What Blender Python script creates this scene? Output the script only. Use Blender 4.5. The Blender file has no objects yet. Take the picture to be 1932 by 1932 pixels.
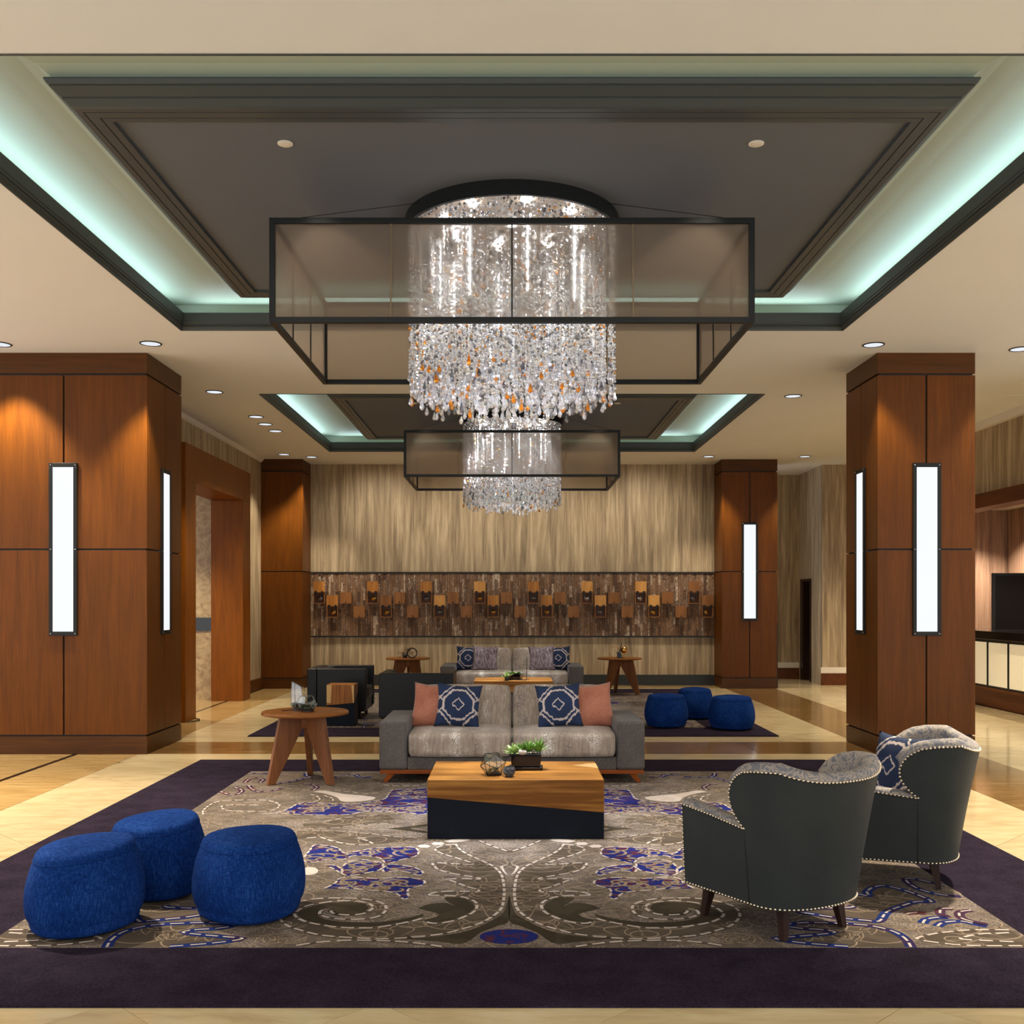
import bpy, bmesh, math, random
from mathutils import Vector, Matrix
from math import pi, sin, cos, sqrt, atan2, radians

scene = bpy.context.scene
COL = scene.collection

# ------------------------------------------------------------------ camera
cam = bpy.data.cameras.new('camera')
cam.sensor_width = 36.0
cam.lens = 1950.0 / 1932.0 * 36.0
cam.shift_y = (1134.0 - 966.0) / 1932.0
cam.clip_end = 200
camo = bpy.data.objects.new('camera', cam)
COL.objects.link(camo)
camo.location = (0, 0, 1.55)
camo.rotation_euler = (pi / 2, 0, 0)
scene.camera = camo

# ------------------------------------------------------------------ view, world
scene.view_settings.view_transform = 'Standard'
scene.view_settings.look = 'None'
scene.view_settings.gamma = 1
scene.view_settings.exposure = 0.3
scene.view_settings.use_curve_mapping = False
scene.cycles.use_denoising = True
scene.cycles.max_bounces = 8
scene.cycles.transparent_max_bounces = 24
scene.cycles.sample_clamp_indirect = 4.0
scene.cycles.caustics_reflective = False
scene.cycles.caustics_refractive = False

world = bpy.data.worlds.new('world')
scene.world = world
world.use_nodes = True
wbg = world.node_tree.nodes['Background']
wbg.inputs['Color'].default_value = (0.97, 0.98, 1.0, 1)
wbg.inputs['Strength'].default_value = 1.48

WARM = (1.0, 0.88, 0.69)
WARM2 = (1.0, 0.90, 0.74)
COOL = (0.78, 0.93, 1.0)


def lamp(name, kind, loc, energy, color, target=None, parent=None, **kw):
    d = bpy.data.lights.new(name, kind)
    d.energy = energy
    d.color = color
    for k, v in kw.items():
        setattr(d, k, v)
    o = bpy.data.objects.new(name, d)
    COL.objects.link(o)
    o.location = loc
    if target is not None:
        v = Vector(target) - Vector(loc)
        o.rotation_euler = v.to_track_quat('-Z', 'Y').to_euler()
    if parent:
        o.parent = parent
    return o


# cove strips: one long strip of light in each side of the trough of both ceiling coffers
for yc in (7.165, 14.945):
    for sx in (-1, 1):
        lamp('cove_strip', 'AREA', (sx * 3.21, yc, 4.195), 17, (0.60, 0.86, 1.0), target=(sx * 2.7, yc, 4.38),
             shape='RECTANGLE', size=4.7, size_y=0.05)
    for sy in (-1, 1):
        o = lamp('cove_strip', 'AREA', (0, yc + sy * 2.565, 4.195), 19, (0.60, 0.86, 1.0), target=(0, yc + sy * 2.05, 4.38),
                 shape='RECTANGLE', size=5.9, size_y=0.05)

# ------------------------------------------------------------------ helpers: colour and nodes


def s2l(c):
    c = c / 255.0
    return c / 12.92 if c <= 0.04045 else ((c + 0.055) / 1.055) ** 2.4


def rgb(r, g, b):
    return (s2l(r), s2l(g), s2l(b), 1.0)


class T:
    """small node-tree writer"""

    def __init__(self, name):
        self.m = bpy.data.materials.new(name)
        self.m.use_nodes = True
        self.t = self.m.node_tree
        self.b = self.t.nodes['Principled BSDF']
        self.out = self.t.nodes['Material Output']

    def n(self, typ, **kw):
        nd = self.t.nodes.new(typ)
        for k, v in kw.items():
            if k.startswith('i_'):
                key = k[2:]
                key = int(key) if key.isdigit() else key.replace('_', ' ')
                s = nd.inputs[key]
                if isinstance(v, bpy.types.NodeSocket):
                    self.t.links.new(v, s)
                else:
                    s.default_value = v
            else:
                setattr(nd, k, v)
        return nd

    def link(self, a, b):
        self.t.links.new(a, b)

    def math(self, op, a, b=0.0, clamp=False):
        return self.n('ShaderNodeMath', operation=op, i_0=a, i_1=b, use_clamp=clamp).outputs[0]

    def ramp(self, fac, stops, interp='LINEAR'):
        r = self.n('ShaderNodeValToRGB', i_Fac=fac)
        cr = r.color_ramp
        cr.interpolation = interp
        while len(cr.elements) < len(stops):
            cr.elements.new(0.5)
        for e, (p, c) in zip(cr.elements, stops):
            e.position = p
            e.color = c if len(c) == 4 else (*c, 1)
        return r.outputs[0]

    def mix(self, fac, a, b, mode='MIX'):
        nd = self.t.nodes.new('ShaderNodeMix')
        nd.data_type = 'RGBA'
        nd.blend_type = mode
        for s, v in ((nd.inputs[0], fac), (nd.inputs[6], a), (nd.inputs[7], b)):
            if isinstance(v, bpy.types.NodeSocket):
                self.t.links.new(v, s)
            else:
                s.default_value = v
        return nd.outputs[2]

    def coord(self, which='Object', scale=(1, 1, 1), rot=(0, 0, 0), loc=None):
        tc = self.n('ShaderNodeTexCoord')
        mp = self.n('ShaderNodeMapping', i_Vector=tc.outputs[which])
        mp.inputs['Scale'].default_value = scale
        mp.inputs['Rotation'].default_value = rot
        if loc is not None:
            if isinstance(loc, bpy.types.NodeSocket):
                self.link(loc, mp.inputs['Location'])
            else:
                mp.inputs['Location'].default_value = loc
        return mp.outputs[0]

    def noise(self, vec, scale=5, detail=4, rough=0.5, dist=0.0):
        return self.n('ShaderNodeTexNoise', i_Vector=vec, i_Scale=scale, i_Detail=detail, i_Roughness=rough, i_Distortion=dist).outputs[0]

    def base(self, c):
        if isinstance(c, bpy.types.NodeSocket):
            self.link(c, self.b.inputs['Base Color'])
        else:
            self.b.inputs['Base Color'].default_value = c
        return self

    def set(self, **kw):
        for k, v in kw.items():
            s = self.b.inputs[k.replace('_', ' ')]
            if isinstance(v, bpy.types.NodeSocket):
                self.link(v, s)
            else:
                s.default_value = v
        return self

    def bump(self, h, strength=0.2, dist=0.01):
        bp = self.n('ShaderNodeBump', i_Height=h, i_Strength=strength, i_Distance=dist)
        self.link(bp.outputs[0], self.b.inputs['Normal'])
        return self


def plain(name, c, rough=0.5, metal=0.0, **kw):
    t = T(name).base(c).set(Roughness=rough, Metallic=metal, **kw)
    return t.m


def wood(name, dark, light, axis=2, rough=0.38, grain=1.0, contrast=1.0, coat=0.0):
    t = T(name)
    oi = t.n('ShaderNodeObjectInfo')
    off = t.n('ShaderNodeCombineXYZ', i_X=t.math('MULTIPLY', oi.outputs['Random'], 7.0), i_Y=t.math('MULTIPLY', oi.outputs['Random'], 3.0))
    s1 = [26 * grain] * 3
    s1[axis] = 0.9 * grain
    s2 = [5.0 * grain] * 3
    s2[axis] = 0.35 * grain
    a = t.noise(t.coord(scale=tuple(s1), loc=off.outputs[0]), 2.0, 6, 0.65, 0.3)
    b = t.noise(t.coord(scale=tuple(s2), loc=off.outputs[0]), 1.6, 3, 0.5, 0.8)
    f = t.math('ADD', t.math('MULTIPLY', a, 0.55), t.math('MULTIPLY', b, 0.45))
    w = 0.17 / contrast
    c = t.ramp(f, [(max(0, 0.5 - w), dark), (min(1, 0.5 + w), light)])
    c = t.mix(t.math('MULTIPLY', oi.outputs['Random'], 0.22), c, dark)
    t.base(c).set(Roughness=rough, Coat_Weight=coat, Specular_IOR_Level=0.2)
    t.bump(a, 0.08, 0.002)
    return t.m


M = {}
M['cherry'] = wood('cherry_veneer', rgb(78, 41, 4), rgb(118, 66, 9), 2, 0.42, 1.7, 0.8)
M['cherry_cap'] = wood('cherry_cap', rgb(66, 38, 11), rgb(98, 58, 19), 0, 0.4)
M['cherry_portal'] = wood('cherry_portal', rgb(96, 50, 4), rgb(142, 80, 10), 2, 0.4, 1.7, 0.8)
M['walnut_leg'] = wood('walnut_leg', rgb(96, 57, 30), rgb(142, 90, 54), 2, 0.4)
M['walnut_top'] = wood('walnut_top', rgb(106, 62, 24), rgb(152, 94, 42), 0, 0.32)
M['slab'] = wood('slab_wood', rgb(114, 69, 22), rgb(180, 126, 58), 0, 0.4, 1.0, 1.5)
M['stump'] = wood('stump_wood', rgb(112, 62, 26), rgb(190, 126, 62), 2, 0.4)
M['orange_wood'] = wood('orange_wood', rgb(122, 58, 20), rgb(160, 84, 32), 0, 0.35)
M['dark_leg'] = wood('dark_leg', rgb(34, 20, 16), rgb(58, 36, 26), 2, 0.4)
M['desk_wood'] = wood('desk_wood', rgb(70, 36, 18), rgb(112, 62, 30), 1, 0.4)
M['black'] = plain('black_metal', rgb(19, 21, 21), 0.45, Specular_IOR_Level=0.3)
M['reveal'] = plain('black_reveal', rgb(16, 16, 18), 0.6)
M['blackbase'] = plain('black_base', rgb(34, 36, 36), 0.5)
M['navy_paint'] = plain('navy_paint', rgb(12, 18, 29), 0.55, Specular_IOR_Level=0.15)
M['black_stone'] = plain('black_stone', rgb(14, 14, 16), 0.12)
M['screen'] = plain('screen_black', rgb(14, 11, 12), 0.35, Specular_IOR_Level=0.2)
M['white'] = plain('white_paint', rgb(225, 218, 205), 0.6)
M['chrome'] = plain('chrome', rgb(220, 222, 226), 0.18, 1.0)
M['brass'] = plain('brass', rgb(214, 170, 92), 0.2, 1.0)
M['pewter'] = plain('pewter', rgb(140, 140, 140), 0.3, 1.0)
M['nail'] = plain('nail_metal', rgb(214, 200, 176), 0.25, 1.0)
M['moulding'] = plain('grey_moulding', rgb(64, 70, 72), 0.4)
M['lip'] = plain('lip_moulding', rgb(58, 62, 61), 0.45)
M['raftpanel'] = plain('grey_ceiling_panel', rgb(97, 101, 108), 0.75)
M['leather'] = plain('black_leather', rgb(19, 21, 24), 0.42, Specular_IOR_Level=0.3)
M['greypot'] = plain('grey_pot', rgb(58, 62, 68), 0.55)
M['glaze'] = plain('black_glaze', rgb(12, 14, 20), 0.1)
M['stone'] = plain('pebble', rgb(170, 160, 150), 0.8)
M['soil'] = plain('soil', rgb(46, 34, 26), 0.9)
M['dry'] = plain('dry_leaf', rgb(132, 110, 70), 0.7)
M['slate'] = plain('slate', rgb(52, 66, 78), 0.5)


def ceiling_mat():
    t = T('ceiling_paint')
    n = t.noise(t.coord(scale=(1, 1, 1)), 1.2, 3, 0.5)
    c = t.mix(n, rgb(229, 229, 228), rgb(234, 235, 234))
    t.base(c).set(Roughness=0.8)
    return t.m


M['ceiling'] = ceiling_mat()
M['cove'] = plain('cove_paint', rgb(164, 168, 146), 0.7)


def wallpaper(name, lo, mid, hi, axis_h=0):
    """vertical brushed stripes"""
    t = T(name)
    s1 = [1, 1, 1]
    s1 = (9.0, 9.0, 0.55)
    v1 = t.coord(scale=s1)
    a = t.noise(v1, 1.3, 5, 0.6, 0.45)
    b = t.noise(t.coord(scale=(30, 30, 1.1)), 1.5, 4, 0.6, 0.5)
    f = t.math('ADD', t.math('MULTIPLY', a, 0.68), t.math('MULTIPLY', b, 0.32))
    c = t.ramp(f, [(0.36, lo), (0.5, mid), (0.63, hi)])
    t.base(c).set(Roughness=0.6)
    return t.m


M['paper'] = wallpaper('striped_wallpaper', rgb(122, 104, 80), rgb(164, 144, 114), rgb(198, 178, 146))
M['paper_r'] = wallpaper('rosy_wallpaper', rgb(112, 86, 72), rgb(150, 118, 98), rgb(172, 140, 116))


def travertine(name, c1, c2, c3, rot=0.0, stretch=6.0, rough=0.13):
    t = T(name)
    oi = t.n('ShaderNodeObjectInfo')
    off = t.n('ShaderNodeCombineXYZ', i_X=t.math('MULTIPLY', oi.outputs['Random'], 19.0), i_Y=t.math('MULTIPLY', oi.outputs['Random'], 11.0))
    v = t.coord(scale=(0.9, stretch, 1), rot=(0, 0, rot), loc=off.outputs[0])
    a = t.noise(v, 2.2, 6, 0.62, 0.6)
    b = t.noise(t.coord(scale=(1, 1, 1), loc=off.outputs[0]), 1.1, 2, 0.5, 0.2)
    f = t.math('ADD', t.math('MULTIPLY', a, 0.75), t.math('MULTIPLY', b, 0.25))
    c = t.ramp(f, [(0.36, c1), (0.5, c2), (0.64, c3)])
    c = t.mix(t.math('MULTIPLY', oi.outputs['Random'], 0.25), c, c1)
    t.base(c).set(Roughness=rough)
    return t.m


M['cream'] = travertine('cream_marble', rgb(186, 164, 122), rgb(204, 184, 142), rgb(216, 198, 158), 0.5, 4.0)
M['cream2'] = travertine('cream_marble_turned', rgb(186, 164, 122), rgb(204, 184, 142), rgb(216, 198, 158), -0.6, 4.0)
M['brown'] = travertine('brown_travertine', rgb(104, 76, 42), rgb(132, 100, 58), rgb(156, 124, 80), 0.0, 9.0)
M['honey'] = travertine('honey_travertine', rgb(156, 124, 74), rgb(178, 146, 94), rgb(196, 166, 114), 0.0, 9.0)
M['grout'] = plain('grout', rgb(112, 94, 66), 0.6)


def lobby_stone():
    t = T('lobby_stone')
    a = t.noise(t.coord(), 9, 6, 0.7, 0.8)
    t.base(t.ramp(a, [(0.35, rgb(150, 124, 88)), (0.6, rgb(196, 172, 132))])).set(Roughness=0.35)
    return t.m


M['lobbystone'] = lobby_stone()


def emit(name, c, strength):
    t = T(name)
    t.base((0, 0, 0, 1)).set(Emission_Color=c, Emission_Strength=strength, Roughness=0.4)
    return t.m


M['sconce_glass'] = emit('lit_sconce_glass', (0.93, 0.96, 1.0, 1), 0.80)
M['can_lit'] = emit('downlight_lamp', (0.90, 0.94, 1.0, 1), 0.74)
M['led'] = emit('crystal_lamp', (0.95, 0.97, 1.0, 1), 30.0)


def backlit():
    t = T('backlit_panel')
    n = t.noise(t.coord(scale=(1, 1, 1)), 1.5, 2, 0.5)
    c = t.mix(n, (0.82, 0.66, 0.40, 1), (0.90, 0.76, 0.52, 1))
    t.base(rgb(200, 190, 160)).set(Emission_Color=c, Emission_Strength=0.36, Roughness=0.4)
    return t.m


M['backlit'] = backlit()


def cloth(name, c1, c2, rough=0.9, scale=260, sheen=0.2, stretch=(1, 1, 1), bump=0.25, spec=0.1):
    t = T(name)
    v = t.coord(scale=stretch)
    a = t.noise(v, scale, 2, 0.6)
    b = t.noise(t.coord(), 6, 3, 0.5)
    f = t.math('ADD', t.math('MULTIPLY', a, 0.65), t.math('MULTIPLY', b, 0.35))
    t.base(t.ramp(f, [(0.38, c1), (0.62, c2)])).set(Roughness=rough, Sheen_Weight=sheen, Specular_IOR_Level=spec)
    t.bump(a, bump, 0.003)
    return t.m


def pouf_mat():
    t = T('blue_tweed')
    a = t.noise(t.coord(scale=(1, 1, 0.16)), 150, 3, 0.7)
    h = t.noise(t.coord(scale=(0.25, 0.25, 1.6)), 150, 2, 0.6)
    b = t.noise(t.coord(), 4, 3, 0.5)
    f = t.math('ADD', t.math('ADD', t.math('MULTIPLY', a, 0.5), t.math('MULTIPLY', h, 0.25)), t.math('MULTIPLY', b, 0.25))
    t.base(t.ramp(f, [(0.37, rgb(10, 30, 78)), (0.5, rgb(17, 48, 108)), (0.66, rgb(42, 78, 142))])).set(Roughness=0.95, Sheen_Weight=0.0, Specular_IOR_Level=0.05)
    t.bump(f, 0.35, 0.004)
    return t.m


M['pouf'] = pouf_mat()
M['sofa'] = cloth('grey_velvet', rgb(82, 77, 74), rgb(100, 93, 88), 0.75, 60, 0.12, bump=0.05)
M['vinyl'] = cloth('charcoal_vinyl', rgb(42, 46, 46), rgb(50, 54, 53), 0.55, 220, 0.0, bump=0.08, spec=0.2)
M['coral'] = cloth('coral_weave', rgb(150, 88, 68), rgb(196, 132, 108), 0.95, 150, 0.2, (1, 1, 2.2), 0.4)
M['rugborder'] = cloth('plum_pile', rgb(31, 25, 34), rgb(50, 41, 55), 1.0, 130, 0.0, bump=0.5, spec=0.03)


def lavender():
    t = T('grey_lavender_weave')
    a = t.noise(t.coord(scale=(1, 1, 0.18)), 70, 3, 0.6)
    t.base(t.ramp(a, [(0.4, rgb(84, 72, 80)), (0.6, rgb(160, 144, 150))])).set(Roughness=0.95)
    t.bump(a, 0.5, 0.006)
    return t.m


M['lavender'] = lavender()


def flecked():
    """taupe sofa fabric with silvery and dark flecks gathered in vertical bands"""
    t = T('flecked_taupe')
    band = t.noise(t.coord(scale=(1, 0.02, 0.02)), 5.2, 1, 0.4)
    cloud = t.noise(t.coord(), 9, 2, 0.5)
    fine = t.noise(t.coord(), 95, 3, 0.65)
    vert = t.noise(t.coord(scale=(1, 1, 0.1)), 60, 2, 0.5)
    basec = t.ramp(vert, [(0.35, rgb(138, 122, 108)), (0.65, rgb(166, 150, 134))])
    sel = t.math('ADD', t.math('MULTIPLY', band, 0.7), t.math('MULTIPLY', cloud, 0.35))
    wmask = t.math('MULTIPLY', t.math('SUBTRACT', sel, 0.54), 6.0, True)
    wmask = t.math('MULTIPLY', wmask, t.math('MULTIPLY', t.math('SUBTRACT', fine, 0.47), 14.0, True))
    dmask = t.math('MULTIPLY', t.math('SUBTRACT', 0.50, sel), 8.0, True)
    dmask = t.math('MULTIPLY', dmask, t.math('MULTIPLY', t.math('SUBTRACT', fine, 0.47), 14.0, True))
    c = t.mix(wmask, basec, rgb(236, 230, 222))
    c = t.mix(dmask, c, rgb(70, 62, 72))
    t.base(c).set(Roughness=0.55, Sheen_Weight=0.2)
    return t.m


M['flecked'] = flecked()


def damask():
    t = T('grey_damask')
    a = t.noise(t.coord(), 11, 2.0, 0.55, 1.6)
    k = t.math('ABSOLUTE', t.math('SUBTRACT', a, 0.5))
    k = t.math('ADD', k, t.math('MULTIPLY', t.math('SUBTRACT', t.noise(t.coord(), 70, 2, 0.6), 0.5), 0.05))
    f = t.ramp(k, [(0.018, (0, 0, 0, 1)), (0.03, (1, 1, 1, 1)), (0.085, (1, 1, 1, 1)), (0.10, (0, 0, 0, 1))])
    fine = t.noise(t.coord(), 180, 2, 0.6)
    c = t.mix(f, rgb(96, 100, 112), rgb(164, 152, 138))
    c = t.mix(t.math('MULTIPLY', fine, 0.5), c, rgb(140, 132, 128))
    t.base(c).set(Roughness=0.85)
    return t.m


M['damask'] = damask()


def ikat():
    """navy cloth with a pale diamond and a double octagon line"""
    t = T('navy_ikat')
    tc = t.n('ShaderNodeTexCoord')
    warp = t.noise(t.coord(scale=(1, 1, 0.35)), 42, 3, 0.6)
    sep = t.n('ShaderNodeSeparateXYZ', i_Vector=tc.outputs['Object'])
    wob = t.math('MULTIPLY', t.math('SUBTRACT', warp, 0.5), 0.030)
    ax = t.math('ADD', t.math('ABSOLUTE', sep.outputs[0]), wob)
    az = t.math('ADD', t.math('ABSOLUTE', sep.outputs[2]), wob)
    sm = t.math('ADD', ax, az)

    def line(v, at, w):
        d = t.math('DIVIDE', t.math('ABSOLUTE', t.math('SUBTRACT', v, at)), w)
        return t.math('MULTIPLY', t.math('SUBTRACT', 1.35, d), 1.6, True)
    octa = t.math('MAXIMUM', ax, t.math('MAXIMUM', az, t.math('MULTIPLY', sm, 0.72)))
    f = t.math('MAXIMUM', line(sm, 0.055, 0.0065), line(octa, 0.130, 0.0075))
    outer = t.math('GREATER_THAN', octa, 0.132)
    f = t.math('MAXIMUM', f, t.math('MULTIPLY', line(sm, 0.228, 0.0085), outer))
    f = t.math('MAXIMUM', f, t.math('MULTIPLY', line(t.math('SUBTRACT', ax, az), 0.105, 0.007), outer))
    fine = t.noise(t.coord(scale=(1, 1, 0.3)), 200, 2, 0.6)
    f = t.math('MULTIPLY', f, t.math('ADD', 0.45, t.math('MULTIPLY', fine, 0.7)), True)
    cl = t.noise(t.coord(), 10, 2, 0.5)
    c = t.mix(f, t.mix(cl, rgb(14, 28, 56), rgb(24, 46, 84)), rgb(206, 190, 182))
    t.base(c).set(Roughness=0.9)
    return t.m


M['ikat'] = ikat()


def rug_field():
    t = T('taupe_patterned_pile')
    a = t.noise(t.coord(), 3.2, 3, 0.5, 1.2)
    k = t.noise(t.coord(), 85, 3, 0.7)
    f = t.math('MULTIPLY', t.math('SUBTRACT', a, 0.42), 4.2, True)
    sp = t.math('MULTIPLY', t.math('SUBTRACT', k, 0.46), 7.0, True)
    st = t.noise(t.coord(scale=(0.05, 1, 1)), 160, 1, 0.5)
    c = t.mix(st, rgb(86, 77, 69), rgb(106, 95, 86))
    c = t.mix(t.math('MULTIPLY', f, sp), c, rgb(166, 152, 145))
    w = t.noise(t.coord(), 7.5, 2, 0.5, 3.5)
    vein = t.math('LESS_THAN', t.math('ABSOLUTE', t.math('SUBTRACT', w, 0.5)), 0.012)
    c = t.mix(t.math('MULTIPLY', vein, 0.5), c, rgb(168, 148, 126))
    t.base(c).set(Roughness=1.0, Specular_IOR_Level=0.05)
    t.bump(k, 0.35, 0.003)
    return t.m


M['rugfield'] = rug_field()


def rug_ink(name, c1, c2, scale=9.0):
    t = T(name)
    a = t.noise(t.coord(), scale, 2, 0.5, 1.5)
    k = t.noise(t.coord(), 120, 2, 0.6)
    c = t.ramp(a, [(0.52, c1), (0.57, c2)])
    c = t.mix(t.math('MULTIPLY', k, 0.3), c, c1)
    t.base(c).set(Roughness=1.0, Specular_IOR_Level=0.05)
    return t.m


M['ink_cluster'] = rug_ink('blue_maroon_pile', rgb(34, 42, 106), rgb(84, 42, 46), 11)
M['ink_blue'] = rug_ink('blue_line_pile', rgb(34, 48, 104), rgb(58, 42, 72), 3)
M['ink_maroon'] = rug_ink('maroon_line_pile', rgb(70, 46, 66), rgb(96, 52, 48), 3)
M['ink_dark'] = rug_ink('dark_taupe_pile', rgb(62, 55, 44), rgb(72, 64, 52), 3)
M['ink_mid'] = rug_ink('brown_taupe_pile', rgb(84, 74, 64), rgb(96, 85, 74), 3)
M['ink_tan'] = rug_ink('tan_line_pile', rgb(144, 127, 108), rgb(156, 138, 120), 3)
M['ink_white'] = rug_ink('white_stitch_pile', rgb(196, 182, 172), rgb(208, 196, 188), 3)


def mosaic_mat():
    t = T('reclaimed_strips')
    g = t.n('ShaderNodeNewGeometry')
    r = g.outputs['Random Per Island']
    grain = t.noise(t.coord(scale=(40, 40, 5)), 1.5, 5, 0.7, 0.6)
    wear = t.noise(t.coord(scale=(34, 34, 9)), 2.0, 4, 0.65)
    base = t.ramp(r, [(0.0, rgb(84, 56, 36)), (0.3, rgb(128, 90, 58)), (0.55, rgb(150, 112, 78)), (0.8, rgb(116, 88, 68)), (1.0, rgb(160, 126, 94))])
    base = t.mix(t.math('MULTIPLY', grain, 0.7), base, rgb(52, 38, 30))
    lim = t.ramp(r, [(0.0, (0.62,) * 3), (0.5, (0.585,) * 3), (0.84, (0.56,) * 3), (0.87, (0.50,) * 3), (1.0, (0.44,) * 3)])
    w = t.math('MULTIPLY', t.math('SUBTRACT', wear, lim), 12.0, True)
    t.base(t.mix(w, base, rgb(186, 166, 146))).set(Roughness=0.7)
    t.bump(grain, 0.2, 0.003)
    return t.m


M['mosaic'] = mosaic_mat()


def glass(name, tint=(1, 1, 1, 1), gl=0.14):
    t = T(name)
    tr = t.n('ShaderNodeBsdfTransparent', i_Color=tint)
    g = t.n('ShaderNodeBsdfGlossy', i_Roughness=0.03)
    mx = t.n('ShaderNodeMixShader', i_Fac=gl)
    t.link(tr.outputs[0], mx.inputs[1])
    t.link(g.outputs[0], mx.inputs[2])
    t.link(mx.outputs[0], t.out.inputs[0])
    return t.m


M['pane'] = glass('thin_glass', (0.90, 0.92, 0.90, 1), 0.2)


def scrim():
    """sheer bronze mesh cloth"""
    t = T('sheer_bronze_mesh')
    tr = t.n('ShaderNodeBsdfTransparent', i_Color=(0.96, 0.93, 0.88, 1))
    d = t.n('ShaderNodeBsdfDiffuse', i_Color=rgb(158, 140, 122))
    tl = t.n('ShaderNodeBsdfTranslucent', i_Color=rgb(158, 140, 122))
    a = t.n('ShaderNodeMixShader', i_Fac=0.5)
    t.link(d.outputs[0], a.inputs[1])
    t.link(tl.outputs[0], a.inputs[2])
    rf = t.n('ShaderNodeBsdfRefraction', i_Color=(0.97, 0.94, 0.90, 1), i_Roughness=0.5, i_IOR=1.12)
    see = t.n('ShaderNodeMixShader', i_Fac=0.55)
    t.link(tr.outputs[0], see.inputs[1])
    t.link(rf.outputs[0], see.inputs[2])
    mx = t.n('ShaderNodeMixShader', i_Fac=0.44)
    t.link(see.outputs[0], mx.inputs[1])
    t.link(a.outputs[0], mx.inputs[2])
    t.link(mx.outputs[0], t.out.inputs[0])
    return t.m


M['scrim'] = scrim()


def crystal(name, tint=None):
    t = T(name)
    if tint is None:
        g = t.n('ShaderNodeNewGeometry')
        r = g.outputs['Random Per Island']
        c = t.ramp(r, [(0.0, (0.97, 0.98, 1, 1)), (0.60, (1, 0.97, 0.92, 1)), (0.81, (0.46, 0.47, 0.50, 1)), (0.92, (0.36, 0.36, 0.40, 1)), (0.962, (1.0, 0.60, 0.20, 1)), (1.0, (1.0, 0.5, 0.12, 1))], 'CONSTANT')
    else:
        c = tint
    gl = t.n('ShaderNodeBsdfGlossy', i_Color=c, i_Roughness=0.03)
    tr = t.n('ShaderNodeBsdfTransparent', i_Color=c)
    tl = t.n('ShaderNodeBsdfTranslucent', i_Color=c)
    df = t.n('ShaderNodeBsdfDiffuse', i_Color=c)
    a = t.n('ShaderNodeMixShader', i_Fac=0.5)
    t.link(tl.outputs[0], a.inputs[1])
    t.link(df.outputs[0], a.inputs[2])
    b = t.n('ShaderNodeMixShader', i_Fac=0.72)
    t.link(a.outputs[0], b.inputs[1])
    t.link(gl.outputs[0], b.inputs[2])
    e = t.n('ShaderNodeMixShader', i_Fac=0.36)
    t.link(b.outputs[0], e.inputs[1])
    t.link(tr.outputs[0], e.inputs[2])
    t.link(e.outputs[0], t.out.inputs[0])
    return t.m


M['crystal'] = crystal('crystal_beads')
M['crystal_clear'] = crystal('clear_crystal', (0.94, 0.95, 1, 1))
M['crystal_smoke'] = crystal('smoky_crystal', (0.40, 0.40, 0.45, 1))
M['crystal_amber'] = crystal('amber_crystal', (1.0, 0.52, 0.10, 1))


def leaf(name, c1, c2):
    t = T(name)
    a = t.noise(t.coord(), 40, 2, 0.5)
    t.base(t.mix(a, c1, c2)).set(Roughness=0.5)
    return t.m


M['leaf'] = leaf('bright_leaf', rgb(54, 110, 34), rgb(130, 170, 70))
M['leaf_dark'] = leaf('dark_succulent', rgb(20, 56, 44), rgb(50, 96, 72))
M['leaf_pale'] = leaf('pale_succulent', rgb(120, 160, 100), rgb(190, 206, 130))

# ------------------------------------------------------------------ helpers: meshes


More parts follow.
